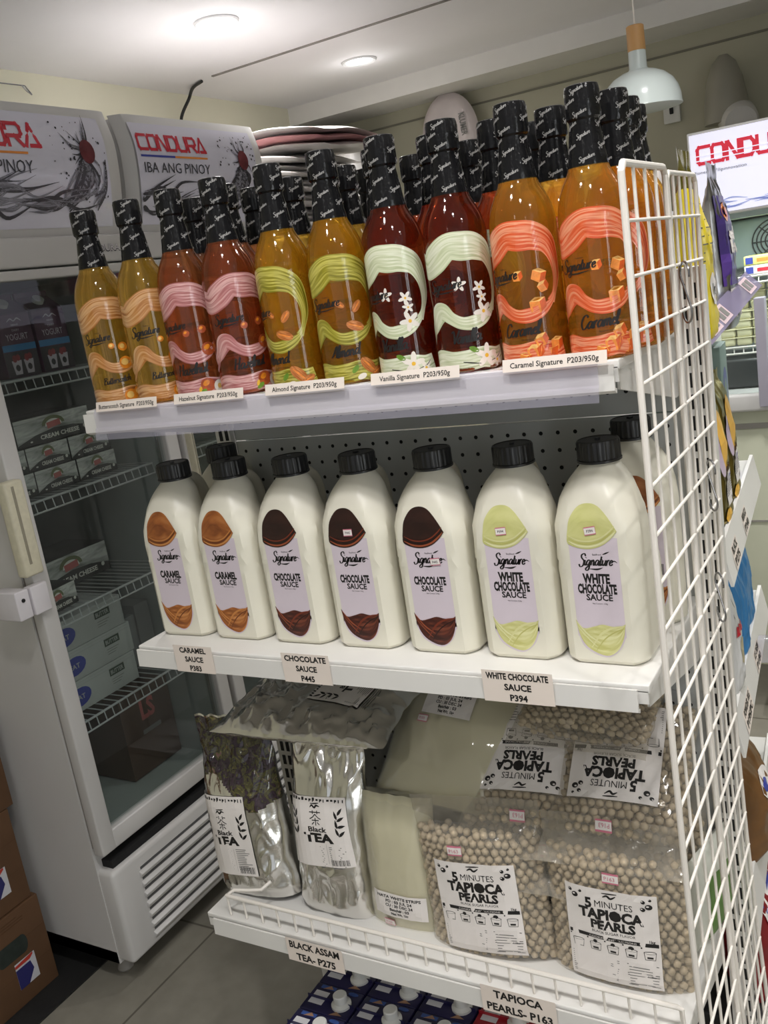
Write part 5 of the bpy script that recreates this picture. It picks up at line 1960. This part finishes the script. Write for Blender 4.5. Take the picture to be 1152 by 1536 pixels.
for o in bpy.data.objects:
    if o.name == 'gold_pouch.001':
        o.rotation_mode = 'YXZ'
        o['group'] = 'gold mango pouches on the right shelf'
yel = mat('yellow_pouch_film', S(226, 204, 40), .35, var=.05)
olive = mat('olive_gold_film', S(120, 112, 48), .22, .6, var=.25, scale=18)
def yellow_art(a, w, h):
    rr = random.Random(8)
    for i in range(9): a.rect(-w*.38, w*(.1+.25*rr.random()), h*(.22-.042*i), h*(.226-.042*i), INK, 0)
    a.ell(.0, -h*.22, w*.22, h*.085, PAPER, 0)
    a.text('1kg', 0, -h*.22, h*.06, INK, 1, bold=.03)
    for i in range(3): a.rect(-w*.38, w*.3, -h*(.35+.03*i), -h*(.355+.03*i), INK, 0)
side_pouch('yellow_pouch', 'yellow one-kilo pouch with olive top standing right beside the wire grid', 'pouch', .480, 1.302, .135, .275, .024, yel, yellow_art, 7, .790, .03, top=olive)
purp = mat('purple_pouch_film', S(86, 60, 140), .3, var=.1, scale=12)
silv = foil_mat('grey_silver_film', S(168, 168, 170), .28)
def purple_art(a, w, h):
    a.rect(-w*.47, w*.47, -h*.05, h*.30, mat('dark_purple_print', S(62, 46, 110), .35), 0, 6, 6)
    a.rect(-w*.47, w*.47, -h*.24, -h*.05, purp, 0, 6, 4)
    a.ell(-w*.18, h*.20, w*.17, h*.06, ORG, 1)
    a.ell(-w*.18, h*.20, w*.10, h*.035, RED, 2)
    a.text('cold', 0, h*.07, h*.075, PAPER, 1, w=w*.5, bold=.07)
    a.text('brew', 0, -h*.01, h*.075, PAPER, 1, w=w*.5, bold=.07)
    a.rect(-w*.40, w*.40, -h*.44, -h*.26, PAPER, 0, 4, 3)
    rr = random.Random(3)
    for i in range(5): a.rect(-w*.36, w*(.1+.25*rr.random()), -h*(.28+.025*i), -h*(.287+.025*i), GREYINK, 1)
    for i in range(12): a.rect(-w*.2+i*w*.03, -w*.19+i*w*.03, -h*.435, -h*.40, INK, 1)
side_pouch('purple_pouch', 'silver and purple pouch standing behind the yellow one on the right shelf', 'pouch', .700, 1.302, .135, .265, .024, silv, purple_art, 9, .785, .03)
# loose ticket strip that hangs off the upper side shelf
ls = MB()
p0, p1 = Vector((.806, .42, 1.318)), Vector((.826, .78, 1.372))
lav_s = clear('lilac_clear_strip', (.84, .82, .92), .42, S(170, 162, 190), 1.5, .1)
dr_ = (p1-p0).normalized()
up_ = Vector((0.70, 0, -.71))
nn = dr_.cross(up_).normalized()
for k, (o0, o1) in enumerate(((-.0185, .0185),)):
    vs = []
    for off in (0, .0015):
        for p in (p0, p1):
            for s_ in (o0, o1):
                vs.append(p+up_*s_+nn*off)
    ls.add(vs, [(0, 1, 3, 2), (4, 6, 7, 5), (0, 4, 5, 1), (2, 3, 7, 6), (0, 2, 6, 4), (1, 5, 7, 3)], lav_s)
tl_ = thing('loose_ticket_strip', 'lilac clear ticket strip sticking out slantwise from the upper right shelf', 'ticket strip')
ls.build('clear_strip', tl_, smooth=False)
a = Art()
pinkp = mat('pale_pink_ticket', S(206, 184, 190), .5)
for c, w_ in ((.06, .055), (.125, .055), (.31, .05)):
    a.rect(c-w_/2, c+w_/2, -.014, .014, pinkp, 0)
    for j in range(2):
        a.rect(c-w_*.38+j*w_*.42, c-w_*.06+j*w_*.42, -.009, .009, GREYINK, 1)
a.build('tickets', lambda u, v, d: tuple(p0+dr_*u+up_*v-nn*d), tl_, .0006)

tealm = mat('teal_carton', S(140, 164, 156), .45, var=.08)
t = thing('teal_carton', 'pale teal carton with navy ring mark behind the gold pouches', 'carton', (.770, .765, 1.022), GR)
MB().box(-.12, 0, -.05, .05, 0, .245, tealm, r=.002).build('carton_body', t)
a = Art()
a.ell(.0, .155, .036, .050, BLUE, 0)
a.ell(.0, .155, .020, .030, tealm, 1)
a.rect(-.05, .05, .0, .06, BLUE, 0)
a.build('front_print', side_map(0, 0, 0), t, .0004)
# lower side shelf
bluep = mat('sky_blue_pack', S(58, 128, 186), .35, var=.12, scale=16)
wpk = mat('white_pack_film', S(214, 214, 214), .3, var=.04, bump=.2, bscale=20)
def script_art(a, w, h):
    a.script('nata', .0, -h*.05, h*.07, RED, 0, pen=.3)
    a.poly([(-w*.15, h*.10), (w*.12, h*.14), (w*.12, h*.34), (-w*.12, h*.32)], SINK, 0)
    a.ell(w*.10, -h*.22, w*.2, h*.10, mat('pack_print_tan', S(180, 170, 140), .4), 0)
side_pouch('white_pack', 'white pack with red script and black square on the lower right shelf', 'pack', .470, .752, .13, .20, .024, wpk, script_art, 15, .795)
side_pouch('blue_pack', 'sky blue pack on the lower right shelf beside the white pack', 'pack', .610, .752, .11, .185, .022, bluep, None, 17, .785)
side_pouch('blue_pack', 'sky blue pack at the far end of the lower right shelf', 'pack', .740, .752, .11, .185, .022, bluep, None, 18, .772)
# bags near the floor
brn = mat('brown_snack_bag', S(112, 78, 44), .3, var=.3, scale=8, bump=.3, bscale=16)
redb = mat('dark_red_bag', S(132, 24, 30), .3, var=.2, scale=8, bump=.3, bscale=16)
def brown_art(a, w, h):
    a.ell(0, h*.12, w*.22, h*.12, PAPER, 0)
    a.ell(-w*.05, h*.12, w*.10, h*.05, BLUE, 1)
def red_art(a, w, h):
    for i in range(7): a.rect(-w*.30, w*.1, h*(.25-.05*i), h*(.275-.05*i), BLUE, 0)
    a.rect(-w*.34, w*.14, -h*.12, h*.32, PAPER, -0.5, 4, 4)
side_pouch('brown_snack_bag', 'brown snack bag with white oval on the lowest right shelf', 'snack bag', .560, .422, .20, .17, .045, brn, brown_art, 25, .790)
t = side_pouch('red_bag', 'dark red bag on the floor at the right edge, behind the grid', 'bag', .52, .20, .24, .205, .05, redb, red_art, 27, .800)
crt = mat('black_plastic_crate', (.016, .016, .017), .5)
cb = MB()
cb.box(.55, .88, .36, .86, 0, .198, crt, r=.006)
tag(cb.build('plastic_crate'), 'black plastic crate on the floor under the red bag', 'crate')

# ------------------------------------------------------------------ display chiller at the back right
dc = thing('display_chiller', 'chest-high display chiller with lit red-lettered sign at the back right', 'chiller', (0, 0, 0))
CY = 1.80
cx0, cx1 = .525, 1.55
cream_c = mat('chiller_cream_panel', S(206, 208, 186), .45, var=.03)
lit_i = mat('chiller_lit_interior', S(176, 190, 188), .4)
b = MB()
b.box(cx0, cx1, CY+.04, 2.42, .16, .955, cream_c, r=.01)
b.build('base_cabinet', dc)
b = MB()
b.box(cx0-.01, cx1, CY+.0, 2.42, .955, 1.005, FW, r=.008)
b.box(cx0, cx1, CY+.036, CY+.05, .90, .915, FG)
b.box(cx0, cx1, CY+.036, CY+.05, .62, .625, FG)
b.build('sill', dc)
b = MB()
b.box(cx0, cx0+.03, CY+.02, 2.42, 1.005, 1.50, FW)
b.box(cx1-.03, cx1, CY+.02, 2.42, 1.005, 1.50, FW)
b.box(cx0+.03, cx1-.03, 2.38, 2.42, 1.005, 1.50, lit_i)
b.box(cx0+.03, cx1-.03, CY+.04, 2.38, 1.485, 1.50, lit_i)
b.build('glass_case_frame', dc, smooth=False)
MB().box(cx0+.03, cx1-.03, CY+.024, CY+.029, 1.005, 1.485, clear('display_glass', (.9, .93, .92), .05, S(170, 180, 178), 1.45, .02)).build('glass_pane', dc, smooth=False)
MB().box(.672, .70, CY-.02, CY+.02, .97, 1.27, mat('grey_lilac_post', S(168, 164, 178), .4), r=.003).build('door_edge', dc)
signw = glow('lit_sign_face', S(226, 226, 244), 0.55)
b = MB()
b.box(cx0, cx1, CY+.0, 2.30, 1.50, 1.724, FW, r=.004)
b.build('sign_box', dc)
SI0 = cx0+.006
a = sign_art(.9, .21, 77)
a.rect(0, .98, 0, .210, signw, 0)
redl = glow('lit_sign_red', S(206, 40, 62), .35)
a.brand(.020, .134, .0300, .042, .0078, .0088, redl, 'CONDURA')
for k in range(2):       # white slits through the brand lettering
    a.rect(.012, .30, .140+k*.0125, .1425+k*.0125, signw, 5)
a.text("Pioneer's Filipinnovation", .075, .112, .0085, SINK, 3, w=.135)
lb = glow('lit_sign_blue', S(150, 160, 200), .45)
rr = random.Random(4)
for k in range(26):
    x = rr.uniform(.02, .6)
    y = rr.uniform(.012, .040)
    a.ribbon([(x, y, .001), (x+.03, y+rr.uniform(-.006, .012), rr.uniform(.002, .006)), (x+.07, y+rr.uniform(-.004, .014), .001)], lb, 2, 4, 1)
a.build('lit_sign', lambda u, v, d: (SI0+u, CY-.001-d, 1.507+v), dc, .0005)
# evaporator fan
b = MB()
b.box(.56, 1.2, 2.10, 2.37, 1.34, 1.48, mat('fan_housing', S(150, 166, 164), .4), r=.01)
fo = b.build('fan_housing', dc)
fm = MB()
for r in (.02, .032, .044, .056, .068):
    fm.tube([(.70+r*math.cos(q*PI/16), 2.095, 1.41+r*.92*math.sin(q*PI/16)) for q in range(32)], .0022, FD, 5, closed=True)
for q in range(8):
    fm.tube([(.70, 2.094, 1.41), (.70+.068*math.cos(q*PI/4), 2.094, 1.41+.063*math.sin(q*PI/4))], .0018, FD, 5)
fm.build('fan_guard', fo)
ld = bpy.data.lights.new('case_lamp', 'AREA')
ld.shape = 'RECTANGLE'
ld.size, ld.size_y, ld.energy = .8, .03, 5.0
ld.color = (.95, 1.0, 1.0)
lo = bpy.data.objects.new('case_lamp', ld)
COL.objects.link(lo)
lo.parent = dc
lo.location = (1.0, CY+.07, 1.478)
def rackc(z, y0=1.92, y1=2.34):
    r = MB()
    r.tube([(cx0+.035, y0, z), (cx1-.035, y0, z)], .003, WIRE, 6)
    r.tube([(cx0+.035, y0-.003, z-.018), (cx1-.035, y0-.003, z-.018)], .003, WIRE, 6)
    for i in range(38):
        x = cx0+.04+i*.026
        if x > cx1-.04: break
        r.tube([(x, y1, z), (x, y0, z), (x, y0-.003, z-.018)], .0016, WIRE, 5)
    r.build('wire_rack', dc)
rackc(1.125)
rackc(1.322)
# stacks of pale cups on the rack and packs above
cupm = mat('pale_yellow_cup', S(232, 226, 186), .4, var=.06, scale=20)
def cup(x, y, z, lab):
    t = MB()
    t.box(-.021, .021, -.021, .021, 0, .022, cupm, r=.006)
    t.box(-.0225, .0225, -.0225, .0225, .021, .0245, cupm, r=.001)
    return tag(t.build('tofu_cup', None, (x, y, z)), lab, 'cup', 'pale cups stacked in the display chiller')
n = 0
first = None
for ci, (x, hgt) in enumerate(((.572, 2), (.618, 4), (.664, 5), (.710, 6), (.756, 6))):
    for k in range(hgt):
        lab = 'pale yellow cup in the chiller, front row, %s in the %s stack' % (('bottom', 'second', 'third', 'fourth', 'fifth', 'sixth')[k], ('leftmost', 'second', 'third', 'fourth', 'fifth')[ci])
        if first is None:
            first = cup(x, 1.955, 1.1285, lab)
        else:
            c = first.copy()
            COL.objects.link(c)
            c.location = (x+.0015*(k % 2), 1.955, 1.1285+k*.0248)
            c['label'] = lab
for ci, x in enumerate((.602, .650, .698, .746)):
    for k in range(7):
        c = first.copy()
        COL.objects.link(c)
        c.location = (x, 2.03, 1.1285+k*.0248)
        c['label'] = 'pale yellow cup in the chiller, rear row, %s in the %s pile' % (('bottom', 'second', 'third', 'fourth', 'fifth', 'sixth', 'top')[k], ('first', 'second', 'third', 'fourth')[ci])
yp = mat('yellow_white_pack', S(236, 230, 130), .4, var=.05)
for i, (x, z, lab) in enumerate(((.715, 1.325, 'white flat pack on the upper rack of the display chiller'), (.715, 1.352, 'yellow flat pack lying on the white pack in the display chiller'))):
    t = thing('flat_pack', lab, 'pack', (x, 1.96, z))
    MB().box(-.085, .085, -.03, .05, 0, .026, PAPER if i == 0 else yp, r=.003).build('pack_body', t)
    a = Art()
    a.rect(-.05, .06, .008, .018, RED if i == 0 else ORG, 0)
    a.rect(-.08, -.06, .004, .022, BLUE, 0)
    a.build('front_print', flat_y(0, -.03, 0), t, .0006)
t = thing('dark_tray', 'dark tray in the bottom of the display chiller', 'tray', (.62, 1.94, 1.008))
MB().box(-.07, .045, -.03, .2, 0, .085, mat('dark_tray_plastic', (.03, .03, .032), .4), r=.01).build('tray_body', t)

# ------------------------------------------------------------------ back wall things
pen = thing('pendant_lamp', 'white dome pendant lamp with wooden neck hanging at the upper right', 'lamp', (.432, 1.72, 0))
shade_m = mat('white_enamel_shade', S(212, 222, 220), .22, var=.02)
wood = streak_mat('pale_wood', [S(176, 126, 72), S(206, 160, 104), S(190, 142, 86)], .45, 20, 4)
R_ = .105
pz = 1.80
prof = [(R_, pz), (R_*1.012, pz+.001), (R_*1.0, pz+.006), (R_*.985, pz+.025), (R_*.93, pz+.046), (R_*.82, pz+.066), (R_*.64, pz+.083), (R_*.42, pz+.094), (.026, pz+.099), (.0232, pz+.104), (.0225, pz+.145), (.0215, pz+.146)]
sm = MB().lathe(prof+[(.001, pz+.146)], shade_m, 48)
sh = sm.build('shade', pen)
MB().lathe([(R_*.97, pz+.0005), (R_*.5, pz+.001), (.001, pz+.001)], mat('shade_inside', S(190, 190, 186), .5), 40).build('shade_inner', sh)
MB().lathe([(.0225, pz+.146), (.0232, pz+.148), (.0225, pz+.206), (.020, pz+.208), (.001, pz+.208)], wood, 32).build('wooden_neck', pen)
MB().tube([(0, 0, pz+.205), (0, 0, 2.19)], .0022, WIRE, 8).build('cord', pen)
MB().lathe([(.045, 2.22), (.047, 2.215), (.040, 2.196), (.010, 2.188), (.001, 2.188)], shade_m, 32).build('canopy', pen)
ring_m = mat('pinkish_white_wrap', S(204, 194, 194), .4, var=.10, scale=9, bump=.2, bscale=20)
t = thing('round_paper_pack', 'round pinkish white wrapped pack hanging high on the back wall', 'pack', (-.565, 2.70, 1.99))
b = MB()
for s in (-1, 1):
    b.grid(lambda a_, b_: (.125*b_*math.cos(2*PI*a_), s*.035*(1-b_**4)**.5, .165*b_*math.sin(2*PI*a_)), 40, 10, ring_m)
b.build('wrapped_disc', t, ang=60)
a = Art()
a.text('KLUMER', 0, 0, .026, GREYINK, 0, w=.085, bold=.03, ang=-1.5)
a.build('print', lambda u, v, d: (.075+u, -.036-d, .03+v), t, .001)
outl = MB()
outl.box(.255, .315, 2.762, 2.78, 1.865, 1.955, mat('switch_plate_white', S(206, 206, 200), .4), r=.003)
outl.box(.278, .292, 2.757, 2.763, 1.895, 1.930, FD, r=.003)
tag(outl.build('wall_switch'), 'white switch plate on the back wall under the pendant lamp', 'switch')
t = thing('wall_cone_and_cap', 'grey cone and white round cap on the back wall above the lit sign', 'cone_and_cap', (.484, 2.70, 1.80))  # plain grey cone and white cap shapes against the back wall
conem = mat('grey_translucent_cone', S(150, 147, 134), .4, var=.05)
MB().lathe([(.075, .02), (.072, .09), (.060, .16), (.040, .215), (.015, .240), (.001, .242)], conem, 32).build('cone', t)
MB().lathe([(.062, 0), (.065, .012), (.060, .10), (.052, .115), (.001, .116)], mat('white_round_cap', S(204, 202, 198), .45, var=.03), 36, Matrix.Translation((.03, .02, .03)) @ Matrix.Rotation(PI/2+.25, 4, 'X') @ Matrix.Rotation(.25, 4, 'Y')).build('round_cap', t)
# packs that peep out between the bottle necks
cpk = mat('pale_tissue_pack', S(206, 200, 184), .5, var=.05)
for k in range(5):
    o = MB().box(-.035, .035, -.04, .04, 0, .026, cpk, r=.006).build('tissue_pack', None, (.318, 1.20, 1.577+k*.0265))
    tag(o, 'pale tissue pack, %s of the little stack behind the caramel necks' % ('lowest', 'second from below', 'middle', 'second from top', 'topmost')[k], 'pack', 'tissue packs behind the bottles')
st_ = MB()
st_.box(.12, .39, 1.12, 1.34, 1.555, 1.575, FW, r=.003)
for x in (.13, .37):
    st_.box(x, x+.015, 1.22, 1.24, 0, 1.556, FW)
st_.box(.12, .39, 1.12, 1.34, 0, .02, FW)
tag(st_.build('display_stand', smooth=False), 'slim white stand behind the shelf, holding tissue packs', 'stand')
o = MB().box(-.025, .025, -.03, .03, 0, .10, mat('magenta_box', S(196, 60, 110), .4), r=.002).build('pink_box', None, (.178, 1.18, 1.5765))
tag(o, 'small magenta box beside the tissue packs, seen between vanilla and caramel necks', 'box')
t = MB().box(-.03, .03, -.05, .05, 0, .075, PAPER, r=.003).build('white_box', None, (.640, .86, 1.5105), (0, 0, GR))
tag(t, 'small white box on top of the side shelves behind the caramel bottles', 'box')
MBt = MB()
MBt.box(-.33, -.12, .30, .95, 1.500, 1.510, WHITE)
MBt.build('top_board', side, smooth=False)
side_pouch('brown_pouch', 'brown pouch with green tip behind the last caramel bottle necks', 'pouch', .80, 1.512, .09, .155, .02, mat('tan_pouch_film', S(170, 126, 70), .4, var=.2), None, 31, .600, .0, yaw=.2, top=mat('green_tip_film', S(120, 130, 80), .4))
